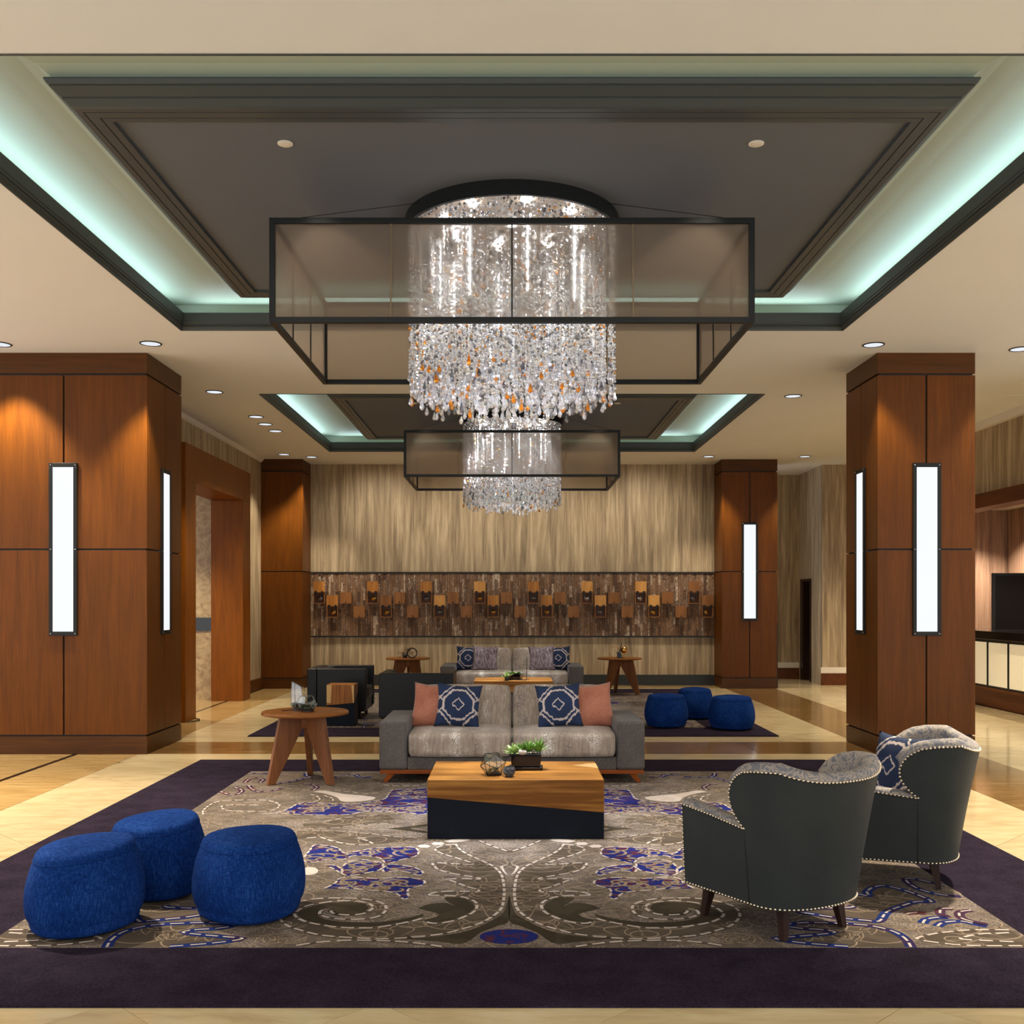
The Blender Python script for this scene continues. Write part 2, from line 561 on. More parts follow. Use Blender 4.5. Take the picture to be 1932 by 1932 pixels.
class MB:
    def __init__(self):
        self.v = []
        self.f = []
        self.sm = []

    def add(self, vs, fs, smooth=False):
        k = len(self.v)
        self.v += [tuple(p) for p in vs]
        self.f += [tuple(i + k for i in f) for f in fs]
        self.sm += [smooth] * len(fs)
        return self

    def box(self, x0, x1, y0, y1, z0, z1):
        vs = [(x, y, z) for z in (z0, z1) for y in (y0, y1) for x in (x0, x1)]
        return self.add(vs, [(0, 2, 3, 1), (4, 5, 7, 6), (0, 1, 5, 4), (2, 6, 7, 3), (0, 4, 6, 2), (1, 3, 7, 5)])

    def prism(self, poly, z0, z1, fn=None):
        """poly in (a, b); fn maps (a, b, h) to a point"""
        fn = fn or (lambda a, b, h: (a, b, h))
        n = len(poly)
        vs = [fn(a, b, z0) for a, b in poly] + [fn(a, b, z1) for a, b in poly]
        fs = [tuple(range(n - 1, -1, -1)), tuple(range(n, 2 * n))]
        fs += [(i, (i + 1) % n, n + (i + 1) % n, n + i) for i in range(n)]
        return self.add(vs, fs)

    def lathe(self, prof, seg=24, c=(0, 0, 0), smooth=True, sx=1.0, sy=1.0):
        vs, fs = [], []
        m = len(prof)
        for r, z in prof:
            for i in range(seg):
                a = 2 * pi * i / seg
                vs.append((c[0] + r * sx * cos(a), c[1] + r * sy * sin(a), c[2] + z))
        for j in range(m - 1):
            for i in range(seg):
                i2 = (i + 1) % seg
                fs.append((j * seg + i, j * seg + i2, (j + 1) * seg + i2, (j + 1) * seg + i))
        if prof[0][0] > 1e-6:
            fs.append(tuple(range(seg - 1, -1, -1)))
        if prof[-1][0] > 1e-6:
            fs.append(tuple((m - 1) * seg + i for i in range(seg)))
        return self.add(vs, fs, smooth)

    def tube(self, pts, r, seg=8, closed=False, smooth=True):
        pts = [Vector(p) for p in pts]
        n = len(pts)
        vs, fs = [], []
        for i, p in enumerate(pts):
            a = pts[i - 1] if (i > 0 or closed) else p
            b = pts[(i + 1) % n] if (i < n - 1 or closed) else p
            d = (b - a).normalized()
            u = d.cross(Vector((0, 0, 1)))
            if u.length < 1e-3:
                u = d.cross(Vector((1, 0, 0)))
            u.normalize()
            w = d.cross(u)
            rr = r[i] if isinstance(r, (list, tuple)) else r
            for k in range(seg):
                t = 2 * pi * k / seg
                vs.append(p + u * cos(t) * rr + w * sin(t) * rr)
        for i in range(n if closed else n - 1):
            j = (i + 1) % n
            for k in range(seg):
                k2 = (k + 1) % seg
                fs.append((i * seg + k, i * seg + k2, j * seg + k2, j * seg + k))
        if not closed:
            fs.append(tuple(range(seg - 1, -1, -1)))
            fs.append(tuple((n - 1) * seg + k for k in range(seg)))
        return self.add(vs, fs, smooth)

    def sphere(self, c, r, seg=12, rings=8, s=(1, 1, 1)):
        prof = [(max(0.0, r * sin(pi * j / rings)), -r * cos(pi * j / rings)) for j in range(rings + 1)]
        vs, fs = [], []
        for rr, z in prof:
            for i in range(seg):
                a = 2 * pi * i / seg
                vs.append((c[0] + rr * cos(a) * s[0], c[1] + rr * sin(a) * s[1], c[2] + z * s[2]))
        for j in range(rings):
            for i in range(seg):
                i2 = (i + 1) % seg
                fs.append((j * seg + i, j * seg + i2, (j + 1) * seg + i2, (j + 1) * seg + i))
        return self.add(vs, fs, True)

    def loops(self, ls, smooth=False):
        """rectangles (hx, hy, z) centred on the origin, joined in turn"""
        vs, fs = [], []
        for hx, hy, z in ls:
            vs += [(-hx, -hy, z), (hx, -hy, z), (hx, hy, z), (-hx, hy, z)]
        for j in range(len(ls) - 1):
            for i in range(4):
                k = (i + 1) % 4
                fs.append((j * 4 + i, j * 4 + k, j * 4 + 4 + k, j * 4 + 4 + i))
        return self.add(vs, fs, smooth)

    def grid(self, fn, nu, nv, smooth=True):
        vs = [fn(i / (nu - 1), j / (nv - 1)) for j in range(nv) for i in range(nu)]
        fs = [(j * nu + i, j * nu + i + 1, (j + 1) * nu + i + 1, (j + 1) * nu + i) for j in range(nv - 1) for i in range(nu - 1)]
        return self.add(vs, fs, smooth)

    def mesh(self, name):
        me = bpy.data.meshes.new(name)
        me.from_pydata(self.v, [], self.f)
        me.polygons.foreach_set('use_smooth', self.sm)
        me.update()
        return me

    def build(self, name, mat, parent=None, bevel=0.0, seg=2, loc=None):
        me = self.mesh(name)
        return objm(name, me, mat, parent, bevel, seg, loc)


def objm(name, me, mat, parent=None, bevel=0.0, seg=2, loc=None):
    if mat is not None and not me.materials:
        me.materials.append(M[mat] if isinstance(mat, str) else mat)
    o = bpy.data.objects.new(name, me)
    COL.objects.link(o)
    if parent:
        o.parent = parent
    if loc is not None:
        o.location = loc
    if bevel:
        b = o.modifiers.new('bevel', 'BEVEL')
        b.width = bevel
        b.segments = seg
        b.limit_method = 'ANGLE'
        b.harden_normals = False
        me.polygons.foreach_set('use_smooth', [True] * len(me.polygons))
        w = o.modifiers.new('wn', 'WEIGHTED_NORMAL')
        w.keep_sharp = True
    return o


def fixn(o):
    bm = bmesh.new()
    bm.from_mesh(o.data)
    bmesh.ops.recalc_face_normals(bm, faces=bm.faces)
    bm.to_mesh(o.data)
    bm.free()
    return o


def tag(o, label, cat, group=None, kind=None):
    o['label'] = label
    o['category'] = cat
    if group:
        o['group'] = group
    if kind:
        o['kind'] = kind
    return o


def thing(name, label, cat, loc=(0, 0, 0), rz=0.0, group=None, kind=None):
    o = bpy.data.objects.new(name, None)
    o.empty_display_size = 0.1
    COL.objects.link(o)
    o.location = loc
    o.rotation_euler = (0, 0, rz)
    return tag(o, label, cat, group, kind)


def dup(root, loc, rz=None, label=None):
    def cp(o, par):
        c = o.copy()
        COL.objects.link(c)
        if par:
            c.parent = par
        for ch in list(o.children):
            cp(ch, c)
        return c
    r = cp(root, None)
    r.location = loc
    if rz is not None:
        r.rotation_euler = (0, 0, rz)
    if label:
        r['label'] = label
    return r


def box(name, mat, x0, x1, y0, y1, z0, z1, parent=None, bevel=0.0, seg=2):
    return MB().box(x0, x1, y0, y1, z0, z1).build(name, mat, parent, bevel, seg)


def struct(name, mat, x0, x1, y0, y1, z0, z1, label, cat, bevel=0.0):
    return tag(box(name, mat, x0, x1, y0, y1, z0, z1, None, bevel), label, cat, None, 'structure')


CEIL = 4.061

PATTERN = [
('E', [(0.342,6.538), (0.402,6.507), (0.452,6.447), (0.458,6.373), (0.409,6.287), (0.313,6.175), (0.224,6.028), (0.367,6.054), (0.442,6.067), (0.445,6.015), (0.405,5.912), (0.335,5.838), (0.254,5.789), (0.169,5.730), (0.251,5.718), (0.352,5.706), (0.312,5.671), (0.226,5.558), (0.165,5.503), (0.173,5.460), (0.240,5.470), (0.332,5.470), (0.391,5.449), (0.424,5.396), (0.339,5.396), (0.254,5.375), (0.186,5.303), (0.163,5.224), (0.173,5.118), (0.221,5.025), (0.284,4.954), (0.354,4.927), (0.405,4.954), (0.435,4.980), (0.518,4.919), (0.622,4.876), (0.731,4.876), (0.844,4.901), (0.965,4.963), (1.029,5.007), (0.997,4.850), (0.917,4.800), (0.819,4.759), (0.709,4.734), (0.613,4.722), (0.523,4.723), (0.419,4.734), (0.316,4.767), (0.229,4.833), (0.145,4.919), (0.081,5.035), (0.040,5.165), (0.029,5.324), (0.027,5.470), (0.034,5.671), (0.051,5.838), (0.096,5.989), (0.167,6.121), (0.255,6.272), (0.310,6.402)]),
('E', [(0.543,4.708), (0.608,4.701), (0.704,4.716), (0.801,4.733), (0.882,4.762), (0.969,4.821), (1.055,4.900), (1.116,5.014), (1.136,5.106), (1.129,5.201), (1.085,5.272), (1.019,5.322), (0.947,5.344), (0.862,5.347), (0.775,5.337), (0.694,5.300), (0.637,5.243), (0.616,5.174), (0.616,5.106), (0.636,5.040), (0.684,5.187), (0.722,5.257), (0.790,5.293), (0.855,5.300), (0.934,5.272), (1.015,5.215), (1.048,5.133), (1.048,5.053), (0.991,4.969), (0.909,4.912), (0.804,4.869), (0.706,4.857), (0.629,4.863), (0.565,4.900)]),
('E', [(1.820,5.428), (1.875,5.388), (1.887,5.455), (1.943,5.537), (2.013,5.579), (2.068,5.537), (2.127,5.428), (2.160,5.284), (2.085,5.284), (1.963,5.196), (1.861,5.100), (1.776,4.961), (1.717,4.973), (1.647,4.995), (1.559,5.030), (1.487,5.076), (1.425,5.112), (1.512,5.160), (1.603,5.172), (1.709,5.184), (1.739,5.209)]),
('E', [(1.785,4.588), (1.803,4.686), (1.795,4.788), (1.747,4.862), (1.673,4.906), (1.562,4.928), (1.447,4.939), (1.374,4.928), (1.300,4.899), (1.367,4.852), (1.470,4.830), (1.512,4.792), (1.407,4.757), (1.299,4.730), (1.213,4.706), (1.268,4.666), (1.382,4.627), (1.509,4.598)]),
('E', [(1.857,4.706), (1.949,4.767), (2.068,4.809), (2.179,4.830), (2.336,4.830), (2.295,4.607), (2.144,4.607), (2.018,4.617), (1.894,4.666)]),
('E', [(1.424,6.925), (1.125,6.891), (0.866,6.790), (0.632,6.711), (0.625,6.641), (0.933,6.516), (1.038,6.541), (1.139,6.619), (1.230,6.708), (1.317,6.699), (1.371,6.666)]),
('E', [(1.391,6.995), (1.207,7.009), (1.061,7.081), (0.910,7.135), (0.796,7.183), (0.878,7.405), (0.985,7.397), (1.141,7.338), (1.286,7.190), (1.421,7.146)]),
('W', [(0.056,5.989), (0.009,6.028), (0.037,5.989), (0.023,5.862), (0.006,5.789), (0.035,5.862)]),
('w', [(0.386,4.733), (0.442,4.722), (0.534,4.705), (0.608,4.701), (0.704,4.716), (0.801,4.733), (0.882,4.762), (0.969,4.821), (1.055,4.900), (1.116,5.014), (1.136,5.106), (1.129,5.201), (1.085,5.272), (1.019,5.322), (0.947,5.344), (0.862,5.347), (0.775,5.337), (0.694,5.300), (0.637,5.243), (0.616,5.174), (0.616,5.106), (0.636,5.040), (0.687,5.001), (0.764,4.988), (0.846,5.001), (0.905,5.040), (0.933,5.086), (0.927,5.139), (0.885,5.160)]),
('w', [(0.424,5.001), (0.464,4.963), (0.538,4.912), (0.629,4.863), (0.706,4.857), (0.804,4.869), (0.909,4.912), (0.991,4.969), (1.048,5.053), (1.048,5.133), (1.015,5.215), (0.934,5.272), (0.855,5.300), (0.790,5.293), (0.722,5.257), (0.684,5.187), (0.695,5.119), (0.729,5.072), (0.796,5.059), (0.859,5.079), (0.882,5.119), (0.878,5.167), (0.853,5.187)]),
('w', [(0.342,6.538), (0.310,6.402), (0.255,6.272), (0.167,6.121), (0.096,5.989), (0.051,5.838), (0.034,5.671), (0.027,5.470), (0.029,5.324), (0.040,5.165), (0.081,5.035), (0.145,4.919), (0.229,4.833), (0.316,4.767), (0.419,4.734), (0.523,4.723)]),
('w', [(0.424,5.396), (0.339,5.396), (0.254,5.375), (0.186,5.303), (0.163,5.224), (0.173,5.118), (0.221,5.025), (0.284,4.954), (0.354,4.927), (0.405,4.954), (0.435,4.980)]),
('w', [(0.424,5.407), (0.391,5.449), (0.332,5.470), (0.240,5.470), (0.173,5.460), (0.165,5.503), (0.226,5.558), (0.312,5.671), (0.352,5.706), (0.251,5.718), (0.174,5.706), (0.169,5.730), (0.254,5.789), (0.335,5.838), (0.405,5.912), (0.445,6.015), (0.442,6.067), (0.367,6.054), (0.224,6.028), (0.233,6.080), (0.313,6.175), (0.409,6.287), (0.458,6.373), (0.452,6.447), (0.402,6.507), (0.345,6.529)]),
('w', [(0.948,4.609), (0.878,4.647), (0.753,4.679), (0.623,4.679), (0.491,4.663), (0.384,4.632), (0.262,4.579)]),
('w', [(0.195,6.631), (0.119,6.492), (0.053,6.402), (0.001,6.330)]),
('D', [(0.457,5.165), (0.406,5.243), (0.319,5.263), (0.275,5.204), (0.337,5.354), (0.253,5.354), (0.190,5.263), (0.175,5.165), (0.222,5.053), (0.301,4.963), (0.383,4.945), (0.418,4.977), (0.371,5.013), (0.342,5.071), (0.390,5.118)]),
('D', [(0.703,5.180), (0.738,5.250), (0.809,5.279), (0.912,5.265), (0.996,5.201), (1.037,5.119), (1.032,5.053), (0.976,4.975), (0.913,4.931), (0.808,4.888), (0.709,4.878), (0.632,4.885), (0.540,4.931), (0.466,4.982), (0.419,5.040), (0.422,5.079), (0.470,5.027), (0.545,4.982), (0.640,4.947), (0.739,4.947), (0.841,4.969), (0.903,5.007), (0.944,5.079), (0.933,5.153), (0.889,5.180), (0.901,5.133), (0.881,5.086), (0.834,5.046), (0.773,5.046), (0.723,5.086)]),
('D', [(0.001,5.407), (0.014,5.243), (0.031,5.090), (0.080,4.980), (0.185,4.825), (0.340,4.734), (0.497,4.718), (0.309,4.663), (0.204,4.640), (0.130,4.792), (0.051,4.893), (0.001,4.980)]),
('B', [(1.234,6.202), (1.232,6.373), (1.229,6.507), (1.154,6.492), (1.071,6.432), (1.007,6.301), (0.936,6.344), (0.854,6.417), (0.729,6.447), (0.607,6.447), (0.563,6.358), (0.565,6.230), (0.646,6.134), (0.718,6.054), (0.774,6.175), (0.864,6.230), (0.947,6.230), (0.990,6.148), (1.093,6.148), (1.148,6.080), (1.215,6.107)]),
('B', [(0.964,5.989), (0.947,6.094), (0.878,6.134), (0.813,6.107), (0.745,6.054), (0.741,5.912), (0.810,5.838), (0.880,5.789), (0.944,5.826)]),
('B', [(0.731,5.938), (0.702,6.028), (0.633,6.009), (0.554,5.963), (0.493,5.862), (0.506,5.789), (0.584,5.862), (0.658,5.882), (0.709,5.862)]),
('B', [(0.988,5.525), (0.950,5.625), (0.940,5.718), (0.881,5.753), (0.782,5.730), (0.717,5.718), (0.636,5.741), (0.539,5.730), (0.467,5.671), (0.475,5.580), (0.532,5.525), (0.537,5.449), (0.523,5.365), (0.543,5.324), (0.595,5.428), (0.667,5.470), (0.762,5.492), (0.859,5.525)]),
('B', [(1.076,6.015), (1.013,6.002), (0.958,5.912), (0.953,5.838), (0.998,5.912)]),
('B', [(1.790,7.466), (1.691,7.511), (1.633,7.669), (1.597,7.859), (1.462,7.859), (1.314,7.835), (1.171,7.835), (1.057,7.918), (0.975,8.033), (0.967,8.215), (0.948,8.406), (0.797,8.434), (0.671,8.406), (0.600,7.511), (0.755,7.511), (0.896,7.533), (1.037,7.555), (1.158,7.445), (1.290,7.423), (1.417,7.423), (1.521,7.445), (1.666,7.480)]),
('W', [(1.589,8.323), (1.520,8.389), (1.332,8.242), (1.073,8.110), (1.076,7.983), (1.183,7.918), (1.292,7.933), (1.356,8.085), (1.473,8.242)]),
('W', [(0.581,6.477), (0.562,6.516), (0.519,6.516), (0.494,6.477), (0.513,6.438), (0.556,6.438)]),
('W', [(0.498,6.547), (0.480,6.584), (0.436,6.584), (0.413,6.547), (0.431,6.510), (0.475,6.510)]),
('W', [(0.420,6.616), (0.374,6.660), (0.271,6.673), (0.255,6.641), (0.326,6.591), (0.392,6.584)]),
('W', [(1.183,5.912), (1.169,5.976), (1.126,5.963), (1.089,5.887), (1.098,5.813), (1.154,5.801)]),
('m', [(2.349,8.351), (2.203,8.189), (2.164,8.269), (2.185,8.406), (2.271,8.519)]),
('m', [(2.179,8.605), (2.105,8.434), (2.006,8.323), (1.927,8.378), (1.880,8.490)]),
('m', [(1.734,8.694), (1.649,8.635), (1.595,8.519), (1.605,8.406)]),
('t', [(1.839,8.490), (1.687,8.406), (1.564,8.406), (1.405,8.378), (1.260,8.296), (1.131,8.242), (1.000,8.323)]),
('w', [(2.212,7.445), (2.256,7.623), (2.244,7.908), (2.070,7.983), (1.869,7.958), (1.749,7.811), (1.731,7.646), (1.793,7.555), (1.959,7.555), (2.092,7.601), (2.158,7.740), (2.086,7.787), (1.943,7.787), (1.833,7.763)]),
('w', [(1.589,8.215), (1.509,8.110), (1.475,7.983), (1.510,7.908)]),
('w', [(1.469,8.163), (1.391,8.059), (1.362,7.948)]),
('b', [(1.993,8.664), (1.855,8.814), (1.778,8.970), (1.675,9.002), (1.515,9.034)]),
('b', [(1.825,9.231), (1.781,9.066), (1.716,8.989)]),
('w', [(1.122,8.724), (1.052,8.845), (0.950,8.907), (0.782,8.845), (0.696,8.724), (0.802,8.605), (0.971,8.605), (1.104,8.664)]),
('m', [(2.249,8.754), (2.249,8.970), (2.136,8.907), (2.120,8.754)]),
('b', [(2.351,9.198), (2.255,9.218), (2.160,9.198)]),
('b', [(1.498,9.131), (1.392,9.164), (1.301,9.002), (1.217,9.034)]),
('b', [(1.820,5.428), (1.875,5.388), (1.887,5.455), (1.943,5.537), (2.013,5.579), (2.068,5.537), (2.127,5.428), (2.160,5.284), (2.085,5.284), (1.963,5.196), (1.861,5.100), (1.776,4.961), (1.717,4.973), (1.647,4.995), (1.559,5.030), (1.487,5.076), (1.425,5.112), (1.512,5.160), (1.603,5.172), (1.709,5.184), (1.739,5.209)]),
('b', [(1.785,4.588), (1.803,4.686), (1.795,4.788), (1.747,4.862), (1.673,4.906), (1.562,4.928), (1.447,4.939), (1.374,4.928), (1.300,4.899), (1.367,4.852), (1.470,4.830), (1.512,4.792), (1.407,4.757), (1.299,4.730), (1.213,4.706), (1.268,4.666), (1.382,4.627), (1.509,4.598)]),
('b', [(2.359,5.579), (2.284,5.666), (2.232,5.716), (2.191,5.716), (2.174,5.608), (2.192,5.495), (2.251,5.414), (2.349,5.374)]),
('m', [(1.955,5.081), (2.013,5.100), (2.051,5.088)]),
('m', [(2.214,5.167), (2.160,5.160), (2.118,5.076), (2.129,5.018)]),
('b', [(1.973,4.928), (2.009,4.984), (2.073,5.018), (2.129,5.018)]),
('m', [(2.295,5.135), (2.234,5.112), (2.201,5.053), (2.199,4.984), (2.269,4.906)]),
('b', [(2.024,4.884), (2.075,4.939), (2.168,4.961), (2.218,4.917), (2.259,4.884)]),
('w', [(2.336,4.830), (2.179,4.830), (2.068,4.809), (1.949,4.767), (1.857,4.706), (1.894,4.666), (2.018,4.617), (2.144,4.607), (2.295,4.607)]),
('w', [(2.316,4.788), (2.250,4.778), (2.164,4.767), (2.055,4.702), (2.176,4.676), (2.318,4.656)]),
('t', [(1.425,6.932), (1.283,6.915), (1.126,6.898), (0.980,6.847), (0.867,6.797), (0.738,6.731), (0.632,6.715), (0.541,6.699)]),
('t', [(1.389,6.985), (1.205,7.002), (1.060,7.073), (0.909,7.128), (0.794,7.165)]),
('w', [(1.317,6.699), (1.231,6.715), (1.139,6.619), (1.038,6.541), (0.932,6.510), (0.871,6.541), (0.920,6.635), (0.981,6.699), (0.892,6.699)]),
('t', [(1.288,7.202), (1.143,7.354), (0.987,7.413), (0.880,7.421)]),
('D', [(0.843,6.974), (0.740,7.027), (0.574,7.110), (0.570,7.055), (0.672,6.981), (0.557,6.898), (0.553,6.847), (0.730,6.939)])
]
# ------------------------------------------------------------------ ceiling with two coffers
OPEN_HX, OPEN_HY = 3.06, 2.415
COFFERS = (7.165, 14.945)
cb = MB()
ct = CEIL + 0.04
ys = [-2.5]
for yc in COFFERS:
    ys += [yc - OPEN_HY, yc + OPEN_HY]
ys.append(21.5)
for i in range(0, 6, 2):
    cb.box(-8.5, 10.5, ys[i], ys[i + 1], CEIL, ct)
for yc in COFFERS:
    cb.box(-8.5, -OPEN_HX, yc - OPEN_HY, yc + OPEN_HY, CEIL, ct)
    cb.box(OPEN_HX, 10.5, yc - OPEN_HY, yc + OPEN_HY, CEIL, ct)
ceiling = cb.build('ceiling', 'ceiling')
tag(ceiling, 'flat beige plaster ceiling around two dark coffers', 'ceiling', None, 'structure')

RX, RY = 2.32, 1.70
for yc, nm in zip(COFFERS, ('nearer', 'farther')):
    t = thing('trim_1' if nm == 'nearer' else 'trim_2', 'dark stepped ceiling coffer with lit cove above the %s chandelier' % nm, 'ceiling coffer', (0, yc, 0), 0, None, 'structure')
    a, b = OPEN_HX, OPEN_HY
    # dark lip moulding round the opening
    MB().loops([(a + .012, b + .012, CEIL - .004), (a, b, CEIL - .006), (a - .003, b - .003, CEIL + .012), (a - .012, b - .012, CEIL + .024), (a - .012, b - .012, CEIL + .03),
                (a - .006, b - .006, CEIL + .034), (a - .006, b - .006, CEIL + .042), (a - .016, b - .016, CEIL + .048), (a - .016, b - .016, CEIL + .062),
                (a - .022, b - .022, CEIL + .068), (a - .03, b - .03, CEIL + .15), (a - .02, b - .02, CEIL + .158), (a + .03, b + .03, CEIL + .158), (a + .03, b + .03, CEIL + .045)]).build('lip_moulding', 'lip', t)
    MB().loops([(a + .03, b + .03, CEIL + .045), (a + .2, b + .2, CEIL + .045), (a + .2, b + .2, CEIL + .29), (RX + .36, RY + .36, CEIL + .29), (RX + .22, RY + .22, CEIL + .282), (RX + .14, RY + .14, CEIL + .262),
                (RX + .085, RY + .085, CEIL + .225), (RX + .06, RY + .06, CEIL + .195)]).build('cove', 'cove', t)
    z = CEIL
    MB().loops([(RX + .05, RY + .05, z + .21), (RX + .11, RY + .11, z + .205), (RX + .11, RY + .11, z + .197), (RX + .098, RY + .098, z + .178), (RX + .088, RY + .088, z + .176), (RX + .088, RY + .088, z + .17),
                (RX + .05, RY + .05, z + .135), (RX + .04, RY + .04, z + .133), (RX + .04, RY + .04, z + .127), (RX + .012, RY + .012, z + .098), (RX, RY, z + .09),
                (RX - .035, RY - .035, z + .09), (RX - .035, RY - .035, z + .096), (RX - .042, RY - .042, z + .096), (RX - .042, RY - .042, z + .09), (RX - .10, RY - .10, z + .09), (RX - .10, RY - .10, z + .097),
                (RX - .107, RY - .107, z + .097), (RX - .107, RY - .107, z + .09), (RX - .15, RY - .15, z + .09), (RX - .15, RY - .15, z + .114)]).build('raft_moulding', 'moulding', t)
    box('raft_panel', 'raftpanel', -(RX - .149), RX - .149, -(RY - .149), RY - .149, z + .114, z + .135, t)

# ------------------------------------------------------------------ floor of marble and travertine tiles
floor = struct('floor', 'grout', -8.5, 10.5, -2.5, 21.5, -0.06, -0.012, 'polished marble floor of cream panels and brown travertine bands', 'floor')


def clip(poly, x0, x1, y0, y1):
    for ax, lim, sg in ((0, x0, 1), (0, x1, -1), (1, y0, 1), (1, y1, -1)):
        out = []
        for i in range(len(poly)):
            p, q = poly[i - 1], poly[i]
            dp, dq = (p[ax] - lim) * sg, (q[ax] - lim) * sg
            if dp * dq < 0:
                k = dp / (dp - dq)
                out.append((p[0] + (q[0] - p[0]) * k, p[1] + (q[1] - p[1]) * k))
            if dq >= 0:
                out.append(q)
        poly = out
        if not poly:
            return []
    return poly


def area(p):
    return abs(sum(p[i - 1][0] * p[i][1] - p[i][0] * p[i - 1][1] for i in range(len(p)))) / 2


tiles = []   # (poly, material)
SK = (0.0025)


def diag_region(x0, x1, y0, y1, pitch=0.72):
    r2 = pitch / sqrt(2)
    n = 0
    for i in range(-60, 61):
        for j in range(-60, 61):
            cx, cy = (i + j) * r2, 5.0 + (i - j) * r2
            if cx < x0 - 1 or cx > x1 + 1 or cy < y0 - 1 or cy > y1 + 1:
                continue
            h = r2 - 0.002
            p = clip([(cx, cy - h), (cx + h, cy), (cx, cy + h), (cx - h, cy)], x0 + SK, x1 - SK, y0 + SK, y1 - SK)
            if len(p) >= 3 and area(p) > 0.004:
                tiles.append((p, 'cream' if (i + j) % 2 else 'cream2'))


def grid_region(x0, x1, y0, y1, w, h, mat):
    nx, ny = max(1, round((x1 - x0) / w)), max(1, round((y1 - y0) / h))
    w, h = (x1 - x0) / nx, (y1 - y0) / ny
    for i in range(nx):
        for j in range(ny):
            a, b = x0 + i * w, y0 + j * h
            tiles.append(([(a + SK, b + SK), (a + w - SK, b + SK), (a + w - SK, b + h - SK), (a + SK, b + h - SK)], mat))


XB = 3.78
RUGS = ((3.936, 10.03), (11.80, 18.12))
diag_region(-XB, XB, 2.7, 4.05)
diag_region(-XB, -2.9, 4.05, 9.95)
diag_region(2.9, XB, 4.05, 9.95)
diag_region(-XB, XB, 9.95, 10.48)
diag_region(-XB, XB, 11.37, 11.9)
diag_region(-XB, -2.9, 11.9, 18.0)
diag_region(2.9, XB, 11.9, 18.0)
diag_region(-XB, XB, 18.0, 18.45)
grid_region(-XB, XB, 10.48, 11.37, 1.25, 0.89, 'brown')
grid_region(-4.39, -XB, 2.7, 19.0, 0.61, 1.2, 'honey')
grid_region(-8.5, -4.44, 2.7, 17.5, 1.4, 1.2, 'honey')
grid_region(XB, 4.66, 2.7, 20.6, 0.88, 1.2, 'brown')
grid_region(-XB, XB, 18.45, 19.0, 1.25, 0.55, 'honey')
diag_region(4.66, 6.95, 6.5, 20.6, 0.9)
grid_region(-8.5, 10.5, -2.5, 2.7, 1.9, 1.3, 'cream')
grid_region(4.66, 10.5, 2.7, 6.5, 1.9, 1.3, 'cream')


def seen(p):
    x = sum(q[0] for q in p) / len(p)
    y = sum(q[1] for q in p) / len(p)
    if y < 3.4 or abs(x) > 0.52 * y + 0.3:
        return 0
    return area(p) / (y * y * y)


tiles.sort(key=lambda k: -seen(k[0]))
rest, rest_mat, slots = MB(), [], ['cream', 'cream2', 'brown', 'honey']
for k, (p, mt) in enumerate(tiles):
    if k < 295 and seen(p) > 0:
        MB().prism(p, -0.012, 0.0).build('tile', mt, floor)
    else:
        n0 = len(rest.f)
        rest.prism(p, -0.012, 0.0)
        rest_mat += [slots.index(mt)] * (len(rest.f) - n0)
me = rest.mesh('remaining_tiles')
for s_ in slots:
    me.materials.append(M[s_])
me.polygons.foreach_set('material_index', rest_mat)
o = objm('remaining_tiles', me, None, floor)
o['kind'] = 'stuff'
box('black_inlay_strip', 'black_stone', -4.436, -4.394, -2.4, 17.4, -0.012, 0.0, floor)

# ------------------------------------------------------------------ walls
wb = struct('wall_back', 'paper', -4.6, 3.9, 19.0, 19.2, 0.0, CEIL, 'far wall in beige vertical brushed wallpaper', 'wall')
struct('baseboard_back', 'blackbase', -3.72, 3.74, 18.975, 19.0, 0.0, 0.196, 'black baseboard along the far wallpapered wall', 'baseboard')

# reclaimed wood band on the far wall
mos = thing('mosaic_band', 'dark band of reclaimed wood strips across the far wall', 'wall panel', (0, 18.985, 0))
R = random.Random(11)
mb = MB()
x = -3.69
while x < 3.70:
    w = R.choice((0.040, 0.046, 0.052, 0.046))
    z = 0.912 - R.uniform(0, 0.2)
    while z < 2.06:
        h = R.uniform(0.12, 0.42)
        z0, z1 = max(z, 0.912), min(z + h, 2.058)
        if z1 - z0 > 0.01:
            mb.box(x + .001, min(x + w, 3.705) - .001, -R.uniform(0.012, 0.026), 0.012, z0 + .001, z1 - .001)
        z += h
    x += w
o = mb.build('wood_strips', 'mosaic', mos)
o['kind'] = 'stuff'
box('trim_rail', 'reveal', -3.69, 3.71, -0.035, 0.014, 2.058, 2.085, mos)
box('trim_rail', 'reveal', -3.69, 3.71, -0.035, 0.014, 0.886, 0.912, mos)

# left wall with the portal to the lift lobby
struct('wall_left', 'paper', -4.64, -4.44, 11.6, 13.2, 0, CEIL, 'left wall strip of striped wallpaper before the wood portal', 'wall')
struct('wall_left_far', 'paper', -4.64, -4.44, 16.44, 19.0, 0, CEIL, 'narrow wallpapered wall between the wood portal and far pillar', 'wall')
struct('wall_left_top', 'paper', -4.64, -4.44, 13.2, 16.44, 3.57, CEIL, 'wallpaper above the wood portal on the left', 'wall')
struct('baseboard_left', 'cherry_cap', -4.44, -4.415, 16.46, 18.26, 0, 0.2, 'dark wood baseboard beside the left portal', 'baseboard')
tr = MB()
tr.prism([(-4.44, CEIL), (-4.385, CEIL), (-4.385, CEIL - .012), (-4.42, CEIL - .05), (-4.44, CEIL - .06)], 11.6, 18.27, lambda a, b, h: (a, h, b))
tag(tr.build('trim_3', 'white'), 'slim pale cornice along the top of the left wall', 'cornice', None, 'structure')
d1 = thing('door_1', 'tall cherry wood portal opening to the lift lobby', 'doorway', (0, 0, 0), 0, None, 'structure')
